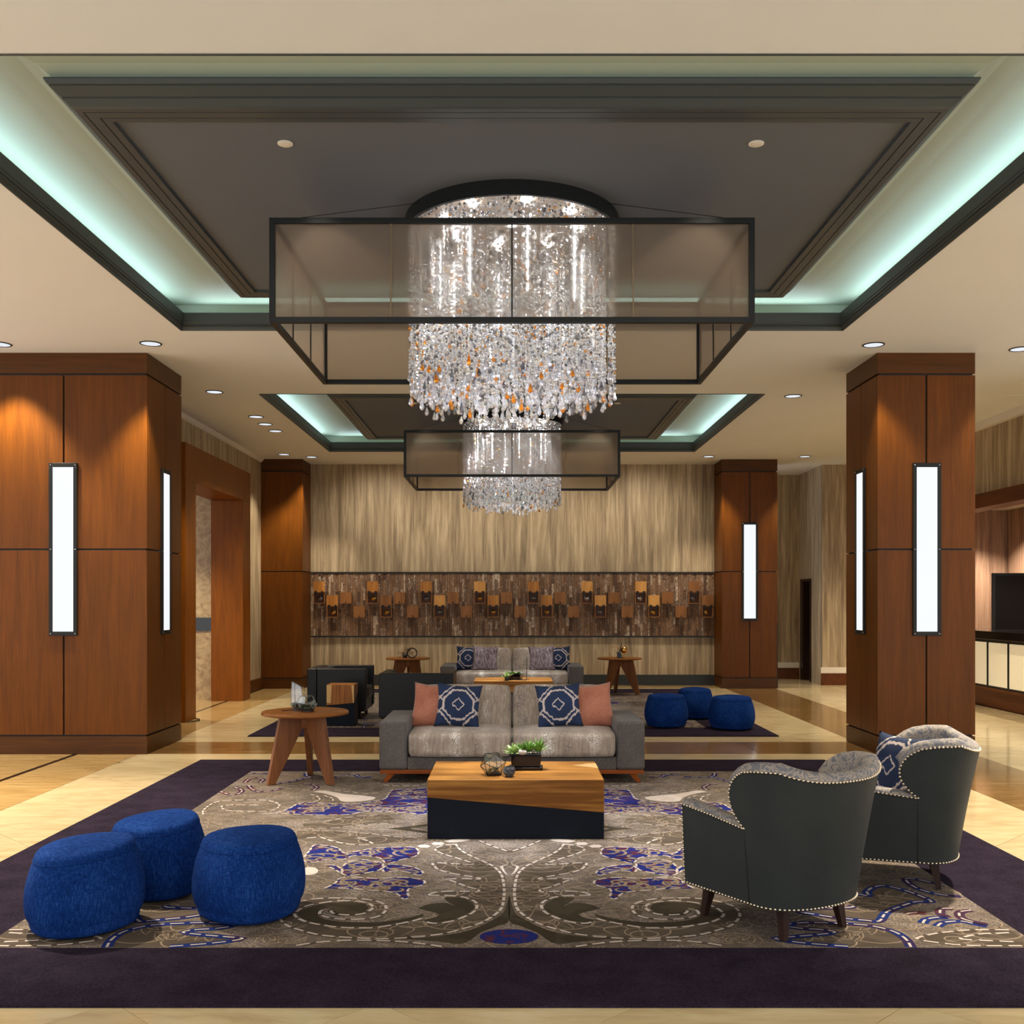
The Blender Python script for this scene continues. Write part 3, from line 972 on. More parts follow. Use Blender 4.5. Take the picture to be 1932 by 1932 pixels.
box('jamb', 'cherry_portal', -4.66, -4.164, 13.18, 13.62, 0, 3.11, d1, .004)
box('jamb', 'cherry_portal', -4.66, -4.164, 16.0, 16.45, 0, 3.11, d1, .004)
box('header', 'cherry_portal', -4.66, -4.164, 13.18, 16.45, 3.112, 3.58, d1, .004)
lobby = struct('wall_lobby', 'lobbystone', -8.4, -4.66, 16.25, 16.45, 0, CEIL, 'beige stone wall of the lift lobby behind the portal', 'wall')
box('chair_rail', 'black_stone', -8.3, -4.66, 16.235, 16.25, 1.083, 1.29, lobby)
box('stone_base', 'lobbystone', -8.3, -4.66, 16.235, 16.25, 0.0, 0.12, lobby)
struct('wall_lobby_end', 'lobbystone', -8.5, -8.4, 11.6, 16.45, 0, CEIL, 'far end stone wall of the lift lobby', 'wall')

# recess to the right of the far right pillar
struct('wall_recess', 'paper', 3.9, 5.72, 20.6, 20.8, 0, CEIL, 'shaded wallpapered wall at the back of the right recess', 'wall')
wr = MB().box(5.72, 5.9, 19.05, 19.75, 0, CEIL).box(5.72, 5.9, 20.45, 20.8, 0, CEIL).box(5.72, 5.9, 19.75, 20.45, 1.98, CEIL)
o = wr.build('wall_return', 'paper')
tag(o, 'wallpapered return wall with a dark doorway in the right recess', 'wall', None, 'structure')
d2 = thing('door_2', 'narrow dark doorway in the right recess wall', 'doorway', (0, 0, 0), 0, None, 'structure')
box('door_frame', 'dark_leg', 5.70, 5.9, 19.75, 19.80, 0, 1.98, d2)
box('door_frame', 'dark_leg', 5.70, 5.9, 20.25, 20.45, 0, 1.98, d2)
box('door_frame', 'dark_leg', 5.70, 5.9, 19.80, 20.25, 1.93, 1.98, d2)
box('black_sheet', 'reveal', 5.84, 5.88, 19.80, 20.25, 0.002, 1.93, d2)  # black sheet standing in for the dark door opening
struct('wall_reception_end', 'paper_r', 6.85, 9.1, 19.0, 19.05, 0, 3.22, 'rosy striped end wall of the reception niche', 'wall')
struct('wall_right_end', 'paper', 5.9, 9.3, 19.05, 19.25, 0, CEIL, 'wallpapered wall facing the lobby behind the right pillar', 'wall')
for nm, x0, x1, y0, y1, what in (('baseboard_recess', 4.72, 5.715, 20.57, 20.6, 'at the back of the right recess'), ('baseboard_right', 5.69, 9.1, 19.02, 19.05, 'on the wall behind the right pillar')):
    b = thing(nm, 'wood baseboard with pale top strip ' + what, 'baseboard', (0, 0, 0), 0, None, 'structure')
    box('wood_board', 'desk_wood', x0, x1, y0, y1, 0, 0.221, b)
    box('pale_strip', 'white', x0, x1, y0 + .01, y1, 0.221, 0.329, b)

# reception side
wu = struct('wall_right', 'paper', 6.6, 6.8, 11.0, 19.05, 3.05, CEIL, 'upper right wall of striped wallpaper above reception', 'wall')
struct('trim_4', 'white', 6.52, 6.6, 11.0, 19.05, CEIL - .11, CEIL, 'pale cornice board along the top of the reception wall', 'cornice')
struct('trim_5', 'desk_wood', 6.53, 6.85, 11.0, 19.05, 2.85, 3.05, 'dark wood beam over the reception opening', 'beam')
struct('ceiling_reception', 'white', 6.85, 9.2, 11.0, 19.05, 3.22, 3.26, 'white lowered ceiling above the reception desk', 'ceiling')
struct('wall_reception', 'paper_r', 9.1, 9.3, 11.0, 19.05, 0, 3.22, 'rosy striped wallpaper wall behind the reception desk', 'wall')
tv = thing('television', 'large black flat screen behind the reception counter', 'television', (8.40, 16.62, 0))
box('bezel', 'black', -.68, .68, -.03, .03, 1.06, 2.0, tv, .004)
box('screen', 'screen', -.64, .64, -.034, -.029, 1.10, 1.96, tv)
box('stand', 'black', -.06, .06, -.02, .02, 0.05, 1.06, tv)
box('stand_foot', 'black', -.35, .35, -.18, .18, 0.0, 0.05, tv)
desk = thing('reception_desk', 'long reception desk with glowing cream panels and black counter', 'desk', (6.95, 14.2, 0))
box('base', 'desk_wood', 0.04, 0.6, -2.2, 2.2, 0, 0.26, desk)
box('plinth_ledge', 'desk_wood', -0.01, 0.6, -2.2, 2.2, 0.26, 0.292, desk)
box('rail', 'black', 0.0, 0.6, -2.2, 2.2, 0.292, 0.318, desk)
box('carcass', 'black', 0.03, 0.6, -2.2, 2.2, 0.318, 0.96, desk)
box('rail', 'black', -0.01, 0.6, -2.2, 2.2, 0.95, 0.998, desk)
yy = 1.54 - 6 * .63
while yy < 2.2:
    box('light_panel', 'backlit', 0.008, 0.032, yy + .02, min(yy + .61, 2.19), 0.322, 0.946, desk)
    box('divider', 'black', -.008, .03, yy - .010, yy + .008, .318, .95, desk)
    yy += .63
box('counter', 'black_stone', -0.09, 0.72, -2.25, 2.25, 0.998, 1.114, desk, .004)

# ------------------------------------------------------------------ pillars


def pillar(label, x0, x1, y0, y1, vert_front=True, sides='LR', vsplit=None, vert_side=True):
    """wood-clad pillar: black core, four clad faces of panels with recessed joints, cap and base"""
    cx, cy = (x0 + x1) / 2, (y0 + y1) / 2
    p = thing('pillar', label, 'pillar', (cx, cy, 0), 0, None, 'structure')
    hx, hy = (x1 - x0) / 2, (y1 - y0) / 2
    g = .009
    box('core', 'reveal', -hx + .022, hx - .022, -hy + .022, hy - .022, 0, CEIL, p)
    box('base', 'cherry_cap', -hx, hx, -hy, hy, 0.0, 0.181, p, .003)
    box('cap', 'cherry_cap', -hx, hx, -hy, hy, 3.852, CEIL, p, .003)
    rows = ((0.197, 2.063), (2.081, 3.833))
    for z0, z1 in rows:
        fx = [-hx, 0, hx] if vert_front else [-hx, hx]
        for a, b in zip(fx[:-1], fx[1:]):
            a2, b2 = a + (g if a > -hx else 0), b - (g if b < hx else 0)
            box('panel', 'cherry', a2, b2, -hy, -hy + .03, z0, z1, p, .0015, 1)
            box('panel', 'cherry', a2, b2, hy - .03, hy, z0, z1, p, .0015, 1)
        fy = [-hy + .031, 0, hy - .031] if vert_side else [-hy + .031, hy - .031]
        for a, b in zip(fy[:-1], fy[1:]):
            a2, b2 = a + (g * .6 if a > fy[0] else 0), b - (g * .6 if b < fy[-1] else 0)
            if 'L' in sides:
                box('panel', 'cherry', -hx, -hx + .03, a2, b2, z0, z1, p, .0015, 1)
            if 'R' in sides:
                box('panel', 'cherry', hx - .03, hx, a2, b2, z0, z1, p, .0015, 1)
    return p


pillar('broad cherry wood pillar with two sconces left of the sofas', -5.376, -3.69, 10.45, 11.535)
pillar('cherry wood pillar with two sconces behind the grey armchairs', 3.696, 4.684, 10.45, 11.43)
pillar('far pillar of plain cherry wood beside the lift portal', -4.473, -3.70, 18.27, 19.0, False, 'R', None, False)
pr = pillar('far cherry wood pillar with one sconce beside the right recess', 3.717, 4.70, 18.3, 19.2, True, 'LR', None, False)
box('corner_guard', 'black', .482, .497, -.452, -.44, 0, 1.17, pr)

sc_n = 0


def sconce(x, y, face, label):
    """lit glass panel in a black frame; face 0 looks to -y, 1 to +x, -1 to -x"""
    s = thing('wall_sconce', label, 'wall sconce', (x, y, 2.072), {0: 0, 1: pi / 2, -1: -pi / 2}[face], 'tall lit sconces on the wood pillars')
    w, h, fw = .142, .872, .037
    box('frame', 'black', -w, w, -.022, .0, h - .042, h, s, .002)
    box('frame', 'black', -w, w, -.022, .0, -h, -h + .042, s, .002)
    box('frame', 'black', -w, -w + fw, -.022, .0, -h + .042, h - .042, s, .002)
    box('frame', 'black', w - fw, w, -.022, .0, -h + .042, h - .042, s, .002)
    box('glass_panel', 'sconce_glass', -w + fw, w - fw, -.014, .0, -h + .042, h - .042, s)
    b = MB()
    for sx in (-1, 1):
        for zz in (-h + .02, 0, h - .02):
            b.lathe([(.006, 0), (.006, .003), (.0, .004)], 8, (0, 0, 0))
            for k in range(len(b.v) - 24, len(b.v)):
                vx, vy, vz = b.v[k]
                b.v[k] = (vx + sx * (w - .018), -.022 - vz, vy + zz)
    o = b.build('screws', 'chrome', s)
    o['kind'] = 'stuff'
    return s


sconce(-4.533, 10.45, 0, 'wide sconce on the front of the broad left pillar')
sconce(-3.69, 10.993, 1, 'sconce on the inner side of the broad left pillar')
sconce(4.19, 10.45, 0, 'sconce on the front of the pillar behind the armchairs')
sconce(3.696, 10.94, -1, 'sconce on the inner side of the pillar behind the armchairs')
sconce(4.208, 18.3, 0, 'sconce on the far right pillar beside the recess')

# ------------------------------------------------------------------ downlights


def downlight(x, y, z, label, power=150, size=80, lit='can_lit', r=.105, aim=None):
    t = thing('downlight', label, 'ceiling light', (x, y, z), 0, 'recessed downlights')
    MB().lathe([(r, 0.0), (r, -.006), (r - .012, -.008), (r - .014, 0.0)], 28).build('trim_ring', 'black', t)
    MB().lathe([(r - .013, -.003), (r - .03, -.0015), (.0, -.001)], 28).build('reflector', lit, t)
    if power:
        lamp('downlight_beam', 'SPOT', (0, 0, -.03), power, WARM, parent=t, spot_size=radians(size), spot_blend=0.55, shadow_soft_size=0.05)
    return t


DL = [(-3.52, 10.07, 'first downlight in front of the broad left pillar'), (-3.57, 12.40, 'downlight just behind the broad left pillar'),
      (-3.485, 14.07, 'nearest of the row of three downlights by the lift portal'), (-3.50, 14.66, 'middle of the row of three downlights by the lift portal'),
      (-3.49, 15.25, 'farthest of the row of three downlights by the lift portal'), (-3.90, 17.68, 'dim downlight in front of the far left pillar'),
      (-3.49, 18.0, 'small downlight close to the far wall on the left'), (3.54, 10.12, 'downlight in front of the pillar behind the armchairs'),
      (3.44, 12.65, 'downlight between the two right pillars'), (3.41, 17.93, 'downlight close to the far wall by the far right pillar'),
      (5.08, 17.93, 'downlight over the right recess'), (5.06, 10.29, 'downlight right of the pillar behind the armchairs'), (-5.0, 10.1, 'downlight before the outer face of the broad left pillar')]
DLP = [330, 200, 110, 110, 110, 120, 170, 120, 230, 190, 160, 150, 330]
for (x, y, lb), pw in zip(DL, DLP):
    downlight(x, y, CEIL, lb, pw)
for x, y, lb in ((-3.5, 6.4, 'left'), (3.5, 6.4, 'right'), (-3.5, 3.2, 'rear left'), (3.5, 3.2, 'rear right'), (0, 2.2, 'rear middle'), (-6.2, 7.5, 'outer left'), (6.0, 7.0, 'outer right'), (5.4, 13.2, 'reception'), (-5.6, 14.9, 'lift lobby')):  # extra downlights out of view, added to light the floor and lobby
    downlight(x, y, CEIL, 'unseen downlight added for light in the %s lobby ceiling' % lb, (1050 if abs(x) == 3.5 else 480) if y > 5 else 60)
downlight(7.6, 15.0, 3.22, 'downlight in the low white ceiling over reception', 420, 120)
downlight(8.3, 17.9, 3.22, 'extra downlight added at the far end of the low reception ceiling', 420, 120)  # added to brighten the dark niche wall
for yc, nm in zip(COFFERS, ('nearer', 'farther')):
    for sx, sd in ((-1.3, 'left'), (1.4, 'right')):
        t = thing('accent_light', 'small round accent light on the %s side of the %s dark coffer' % (sd, nm), 'ceiling light', (sx, yc - 1.24, CEIL + .114), 0, 'coffer accent lights')
        MB().lathe([(.044, 0), (.044, -.006), (.04, -.008), (0, -.008)], 20).build('cover', 'white', t)
for yc in COFFERS:
    for sx in (-1, 1):
        lamp('coffer_beam', 'SPOT', (sx * 1.3, yc - 1.24, CEIL + .09), 22, WARM2, target=(sx * .15, yc - .1 + .3, 0.4), spot_size=radians(60), spot_blend=0.5, shadow_soft_size=0.04)
    for sx in (-1, 1):
        lamp('coffer_beam', 'SPOT', (sx * 1.3, yc + .9, CEIL + .09), 35, WARM2, target=(sx * 1.0, yc + 1.9, 0.3), spot_size=radians(60), spot_blend=0.5, shadow_soft_size=0.04)  # added spots with no fixture, behind the chandelier frame
# spots without fixtures, added to brighten the far wall
for x in (-2.4, -.8, .8, 2.4):
    lamp('added_wall_spot', 'SPOT', (x, 17.75, CEIL - .02), 85, WARM2, target=(x, 19.0, 1.8), spot_size=radians(125), spot_blend=1.0, shadow_soft_size=0.05)
ap = box('access_panel', 'ceiling', 0, .62, 0, .62, CEIL - .004, CEIL + .001)
ap.location = (6.0, 12.6, 0)
tag(ap, 'flush square access panel in the ceiling near reception', 'access panel')
# ------------------------------------------------------------------ rugs
def catmull(pts, step=0.03):
    out = []
    n = len(pts)
    for i in range(n - 1):
        p0, p1, p2, p3 = pts[max(i - 1, 0)], pts[i], pts[i + 1], pts[min(i + 2, n - 1)]
        L = sqrt((p2[0] - p1[0]) ** 2 + (p2[1] - p1[1]) ** 2)
        k = max(1, int(L / step))
        for j in range(k):
            t = j / k
            q = []
            for c in (0, 1):
                q.append(0.5 * (2 * p1[c] + (p2[c] - p0[c]) * t + (2 * p0[c] - 5 * p1[c] + 4 * p2[c] - p3[c]) * t * t + (3 * p1[c] - p0[c] - 3 * p2[c] + p3[c]) * t ** 3))
            out.append(tuple(q))
    out.append(pts[-1])
    return out


FX, FY0, FY1 = 2.355, 4.585, 9.335


def ok(p):
    return -FX < p[0] < FX and FY0 < p[1] < FY1


def ribbon(mb, pts, w, z, taper=False):
    n = len(pts)
    if n < 2:
        return
    vs = []
    for i, p in enumerate(pts):
        a, b = pts[max(i - 1, 0)], pts[min(i + 1, n - 1)]
        dx, dy = b[0] - a[0], b[1] - a[1]
        L = sqrt(dx * dx + dy * dy) or 1
        ww = w / 2 * (min(1, 0.25 + 3.0 * min(i, n - 1 - i) / n) if taper else 1)
        nx, ny = -dy / L * ww, dx / L * ww
        vs += [(p[0] + nx, p[1] + ny, z), (p[0] - nx, p[1] - ny, z)]
    fs = []
    for i in range(n - 1):
        if ok(pts[i]) and ok(pts[i + 1]):
            fs.append((2 * i + 1, 2 * i + 3, 2 * i + 2, 2 * i))
    mb.add(vs, fs)


def dashes(mb, pts, w, z, on=0.055, off=0.02):
    fine = catmull(pts, 0.012) if len(pts) < 400 else pts
    cur, acc, draw = [fine[0]], 0.0, True
    for a, b in zip(fine[:-1], fine[1:]):
        acc += sqrt((b[0] - a[0]) ** 2 + (b[1] - a[1]) ** 2)
        if draw:
            cur.append(b)
            if acc > on:
                ribbon(mb, cur, w, z)
                draw, acc = False, 0
        elif acc > off:
            draw, acc, cur = True, 0, [b]


def inside(p, poly):
    c = False
    for i in range(len(poly)):
        a, b = poly[i - 1], poly[i]
        if (a[1] > p[1]) != (b[1] > p[1]) and p[0] < (b[0] - a[0]) * (p[1] - a[1]) / (b[1] - a[1]) + a[0]:
            c = not c
    return c


RZ = 0.0155   # what stands on a rug stands here
ZR = 0.012   # top of the pile
AXIS = -0.014


def build_pattern():
    L = {k: MB() for k in ('mid', 'dark', 'cluster', 'white', 'tan', 'blue', 'maroon')}
    rnd = random.Random(5)
    for s in (1, -1):
        rr = random.Random(21)

        def mp(p):
            return (AXIS + s * p[0], p[1])

        def poly(mb, pts, z):
            q = [mp(p) for p in catmull(pts + pts[:1], 0.025)[:-1]]
            q = clip(q, -FX, FX, FY0, FY1)
            if len(q) > 2:
                if sum(q[i - 1][0] * q[i][1] - q[i][0] * q[i - 1][1] for i in range(len(q))) < 0:
                    q = q[::-1]
                mb.add([(x, y, z) for x, y in q], [tuple(range(len(q)))])
        clusters = [p for k, p in PATTERN if k == 'B']
        # fine tan scroll lines all over the field
        for _ in range(300):
            cx, cy = rr.uniform(0.03, 2.3), rr.uniform(4.62, 9.3)
            turns, r0 = rr.uniform(0.7, 1.5), rr.uniform(0.05, 0.16)
            a0, sg = rr.uniform(0, 6.28), rr.choice((-1, 1))
            pts = []
            n = 14
            for i in range(n + 1):
                t = i / n
                a = a0 + sg * t * turns * 2 * pi
                r = r0 * (1 - 0.75 * t)
                pts.append((cx + 1.25 * r * cos(a), cy + r * sin(a)))
            tail = [(pts[0][0] + sg * r0 * 1.4 * sin(a0) + 0.04 * cos(a0), pts[0][1] - sg * r0 * 1.2 * cos(a0))]
            ribbon(L['tan'], [mp(p) for p in catmull(tail + pts, 0.02)], 0.0085, ZR + .0009, True)
        for _ in range(150):   # leaf sprays
            cx, cy = rr.uniform(0.05, 2.3), rr.uniform(4.62, 9.3)
            a0 = rr.uniform(0, 6.28)
            for k in range(4):
                a = a0 + (k - 1.5) * 0.5
                l = rr.uniform(0.09, 0.17)
                pts = [(cx, cy), (cx + l * .5 * cos(a + .25), cy + l * .5 * sin(a + .25)), (cx + l * cos(a), cy + l * sin(a)), (cx + l * .55 * cos(a - .3), cy + l * .55 * sin(a - .3))]
                ribbon(L['tan'], [mp(p) for p in catmull(pts, 0.03)], 0.007, ZR + .0009, True)
        ne = 0
        for k, pts in PATTERN:
            if k == 'E':
                ne += 1
                poly(L['mid'], pts, ZR + .0004 + .00004 * ne)
            elif k == 'D':
                ne += 1
                poly(L['dark'], pts, ZR + .0010 + .00001 * ne)
            elif k == 'B':
                poly(L['cluster'], pts, ZR + .0012)
                dashes(L['white'], [mp(p) for p in pts + pts[:1]], 0.013, ZR + .0027)
                xs = [p[0] for p in pts]
                ysb = [p[1] for p in pts]
                nn = int(area(pts) * 130) + 3
                for _ in range(nn):
                    for _try in range(20):
                        c = (rr.uniform(min(xs), max(xs)), rr.uniform(min(ysb), max(ysb)))
                        if inside(c, pts):
                            break
                    a0, sg, r0 = rr.uniform(0, 6.28), rr.choice((-1, 1)), rr.uniform(0.04, 0.11)
                    q = []
                    for i in range(13):
                        t = i / 12
                        a = a0 + sg * t * 5.5
                        r = r0 * (1 - .7 * t)
                        q.append((c[0] + 1.2 * r * cos(a), c[1] + r * sin(a)))
                    q = [p for p in catmull(q, 0.02) if inside(p, pts)]
                    q = [mp(p) for p in q]
                    seg = []
                    for p in q:
                        if seg and abs(p[0] - seg[-1][0]) + abs(p[1] - seg[-1][1]) > 0.06:
                            ribbon(L['tan'], seg, 0.018, ZR + .0019, True)
                            seg = []
                        seg.append(p)
                    ribbon(L['tan'], seg, 0.018, ZR + .0019, True)
            elif k == 'W':
                poly(L['white'], pts, ZR + .0016)
            elif k in 'wt':
                q = catmull([mp(p) for p in pts], 0.03)
                ribbon(L['mid'], q, 0.03 if k == 'w' else 0.02, ZR + .0008)
                dashes(L['white'] if k == 'w' else L['white'], [mp(p) for p in pts], 0.0155 if k == 'w' else 0.010, ZR + .0022)
            elif k in 'bm':
                q = catmull([mp(p) for p in pts], 0.03)
                ribbon(L['blue' if k == 'b' else 'maroon'], q, 0.05, ZR + .0014, False)
                dashes(L['white'], [mp(p) for p in pts], 0.012, ZR + .0024)
    el = [(AXIS + 0.135 * cos(a), 4.735 + 0.105 * sin(a)) for a in [2 * pi * i / 28 for i in range(28)]]
    L['cluster'].add([(x, y, ZR + .0016) for x, y in el], [tuple(range(28))])
    return L


def rug(label, oy):
    t = thing('rug', label, 'rug', (0, oy, 0))
    MB().box(-3.02, 3.03, 3.936, 10.03, 0, ZR).build('pile_border', 'rugborder', t)
    MB().box(-FX, FX, FY0, FY1, 0.004, ZR + .0003).build('pile_field', 'rugfield', t)
    return t


r1 = rug('big plum bordered rug with paisley field under the nearer seating group', 0)
LAY = build_pattern()
for k, nm, mt in (('mid', 'brown_leaf_shapes', 'ink_mid'), ('dark', 'dark_scrolls', 'ink_dark'), ('cluster', 'blue_leaf_shapes', 'ink_cluster'), ('white', 'white_stitches', 'ink_white'), ('tan', 'tan_scroll_lines', 'ink_tan'), ('blue', 'blue_outlines', 'ink_blue'), ('maroon', 'maroon_outlines', 'ink_maroon')):
    o = LAY[k].build(nm, mt, r1)
    o['kind'] = 'stuff'
r2 = dup(r1, (0, 7.98, 0), 0, 'plum bordered paisley rug under the farther seating group')
for ch in r2.children:
    if ch.name.startswith('pile_border'):
        ch.data = MB().box(-3.02, 3.05, 3.82, 10.13, 0, ZR).mesh('pile_border_far')
        ch.data.materials.append(M['rugborder'])

# ------------------------------------------------------------------ chandeliers
ZC = CEIL + .114


def bead(mb, c, r, h, seg=5):
    # round faceted bead: two rings of facets between small top and bottom tables
    vs = []
    for rr, zz, o in ((.45, .9, 0), (1.0, .2, .5), (.92, -.35, 0), (.4, -.92, .5)):
        vs += [(c[0] + r * rr * cos(2 * pi * (i + o) / seg), c[1] + r * rr * sin(2 * pi * (i + o) / seg), c[2] + h * zz) for i in range(seg)]
    fs = [tuple(range(seg)), tuple(range(4 * seg - 1, 3 * seg - 1, -1))]
    for j in range(3):
        for i in range(seg):
            fs.append((j * seg + i, (j + 1) * seg + i, (j + 1) * seg + (i + 1) % seg, j * seg + (i + 1) % seg))
    mb.add(vs, fs)


def drop_mb(l, r, seg=8):
    return MB().lathe([(0, 0), (r * .22, -l * .12), (r * .62, -l * .42), (r, -l * .70), (r * .72, -l * .88), (0, -l)], seg, smooth=False)


def sheet(a, b, t):
    """one stretched sheet of sheer mesh cloth"""
    MB().add([(a[0], a[1], a[2]), (b[0], b[1], a[2]), (b[0], b[1], b[2]), (a[0], a[1], b[2])], [(0, 1, 2, 3)]).build('mesh_screen', 'scrim', t)


def chandelier(yc, label, with_drops, shared=None):
    t = thing('chandelier', label, 'chandelier', (0, yc, 0))
    MB().lathe([(.737, ZC), (.737, ZC - .095), (.715, ZC - .095), (.715, ZC)], 96, smooth=False).build('canopy_ring', 'black', t)
    cp = MB().lathe([(.715, ZC - .012), (.715, ZC - .006), (0, ZC - .006)], 48, smooth=False).build('canopy_plate', 'plate', t)
    for k in range(9):
        rr, a = (0.0, 0) if k == 8 else (.47, 2 * pi * k / 8 + .2)
        MB().lathe([(.028, 0), (.028, -.02), (.02, -.024), (0, -.024)], 14, (rr * cos(a), rr * sin(a), ZC - .012)).build('lamp', 'led', cp)
    for k in range(8):
        a = 2 * pi * k / 8 + .2
        lamp('crystal_beam', 'SPOT', (.47 * cos(a), .47 * sin(a), ZC - .05), 360, (0.96, 0.98, 1.0), target=(.45 * cos(a), .45 * sin(a), 0), parent=t, spot_size=radians(62), spot_blend=.9, shadow_soft_size=.03)
    for k in range(8):
        a = 2 * pi * k / 8 + .2
        MB().tube([(.5 * cos(a), .5 * sin(a), 3.55), (.5 * cos(a), .5 * sin(a), 3.98)], .007, 8).build('added_light_rod', 'rod', t)  # glowing rods added among the strands to light up the crystals
    hx, hy, z0, z1, w = 1.4725, .90, 3.239, 3.875, .034
    for sy in (-1, 1):
        y0 = sy * hy - (w if sy > 0 else 0)
        for z in (z0, z1 - w):
            box('frame_bar', 'black', -hx, hx, y0, y0 + w, z, z + w, t, .001, 1)
        for sx in (-1, 1):
            x0 = sx * hx - (w if sx > 0 else 0)
            box('frame_bar', 'black', x0, x0 + w, y0, y0 + w, z0 + w, z1 - w, t, .001, 1)
    for sx in (-1, 1):
        x0 = sx * hx - (w if sx > 0 else 0)
        for z in (z0, z1 - w):
            box('frame_bar', 'black', x0, x0 + w, -hy + w, hy - w, z, z + w, t, .001, 1)
    xs = [-hx + w, -hx / 2, 0, hx / 2, hx - w]
    for sy in (-1, 1):
        y = sy * (hy - w / 2)
        for i in range(4):
            sheet((xs[i], y, z0 + w), (xs[i + 1], y, z1 - w), t)
        for i in (1, 2, 3):
            box('mullion', 'black' if i == 2 else 'bronze', xs[i] - .0045, xs[i] + .0045, y - .006, y + .006, z0 + w, z1 - w, t)
    yb = [-hy + w, -hy / 3, hy / 3, hy - w]
    for sx in (-1, 1):
        x = sx * (hx - w / 2)
        for i in range(3):
            sheet((x, yb[i], z0 + w), (x, yb[i + 1], z1 - w), t)
        for i in (1, 2):
            box('mullion', 'black', x - .006, x + .006, yb[i] - .0045, yb[i] + .0045, z0 + w, z1 - w, t)
    for sx in (-1, 1):
        for sy in (-1, 1):
            MB().tube([(sx * .60, sy * .38, ZC - .01), (sx * (hx - .1), sy * (hy - .02), z1 - .005)], .0022, 5).build('wire', 'black', t)
    R = random.Random(3)
    strands = []
    for rad, n in ((.70, 118), (.64, 104), (.56, 86), (.47, 66), (.36, 46), (.25, 28), (.13, 13)):
        for i in range(n):
            a = 2 * pi * (i + R.uniform(-.25, .25)) / n
            rj = rad + R.uniform(-.012, .012)
            zb = 1.55 + 1.50 - .10 * (1 - (rad / .70) ** 2) - R.uniform(-.07, .07) - (.05 if R.random() < .25 else 0)
            strands.append((rj * cos(a), rj * sin(a), zb, rad))
    if shared is None:
        mb = MB()
        for x, y, zb, rad in strands:
            z = ZC - .03 - R.uniform(0, .03)
            while z > zb:
                big = R.random() < .10
                r = R.uniform(.0075, .0105) * (1.55 if big else 1)
                bead(mb, (x + R.uniform(-.002, .002), y + R.uniform(-.002, .002), z), r, r * 1.05)
                z -= r * 2.05 + (R.uniform(0, .008) if z < 3.3 else R.uniform(.004, .05))
        shared = mb.mesh('crystal_strands')
        shared.materials.append(M['crystal'])
    o = objm('crystal_strands', shared, None, t)
    o['kind'] = 'stuff'
    protos = {}
    for mt in ('crystal_clear', 'crystal_smoke', 'crystal_amber'):
        for i, (l, r) in enumerate(((.066, .0165), (.052, .0155), (.082, .015))):
            me = drop_mb(l, r).mesh('crystal_drop')
            me.materials.append(M[mt])
            protos[mt, i] = me
    strands.sort(key=lambda s: s[1])
    rest = MB()
    for k, (x, y, zb, rad) in enumerate(strands):
        i = R.choice((0, 0, 1, 2))
        u = R.random()
        mt = 'crystal_amber' if u < .085 else 'crystal_smoke' if u < .17 else 'crystal_clear'
        if with_drops and k < 300:
            o = bpy.data.objects.new('crystal_drop', protos[mt, i])
            COL.objects.link(o)
            o.parent = t
            o.location = (x, y, zb)
            o.rotation_euler = (0, 0, R.uniform(0, 1))
        else:
            d = drop_mb(.066, .016, 6)
            rest.add([(a + x, b + y, c + zb) for a, b, c in d.v], d.f)
    o = rest.build('inner_crystal_drops', 'crystal', t)
    o['kind'] = 'stuff'
    return shared


M['plate'] = plain('canopy_plate', rgb(232, 212, 192), 0.3, 0.0)
M['rod'] = emit('added_rod_glow', (0.94, 0.97, 1.0, 1), 5.0)
M['bronze'] = plain('bronze_mullion', rgb(110, 92, 66), 0.4)
sh = chandelier(7.165, 'big crystal chandelier in a dark mesh frame over the coffee table', True)
chandelier(14.945, 'farther crystal chandelier in a dark mesh frame near the end wall', False, sh)

# ------------------------------------------------------------------ sofas


def puff(mb, w, d, h, n=10, k=0.22, e=4.0):
    """upholstered block: a superellipsoid-like cushion centred on the origin"""
    def f(a):
        return max(-1, min(1, a))
    bm = bmesh.new()
    bmesh.ops.create_cube(bm, size=2.0)
    bmesh.ops.subdivide_edges(bm, edges=bm.edges, cuts=n, use_grid_fill=True)
    for v in bm.verts:
        x, y, z = v.co
        L = (abs(x) ** e + abs(y) ** e + abs(z) ** e) ** (1 / e)
        s = 1 / L if L else 1
        m = 0.55
        x, y, z = x * (1 - m) + x * s * m, y * (1 - m) + y * s * m, z * (1 - m) + z * s * m
        bz = 1 + k * (1 - x * x) * (1 - y * y) * (abs(z) ** 3)
        v.co = (x * w / 2, y * d / 2, z * h / 2 * bz)
    idx = {v: i for i, v in enumerate(bm.verts)}
    mb.add([v.co.copy() for v in bm.verts], [tuple(idx[v] for v in f.verts) for f in bm.faces], True)
    bm.free()
    return mb


def xf(mb, mat):
    mb.v = [tuple(mat @ Vector(p)) for p in mb.v]
    return mb


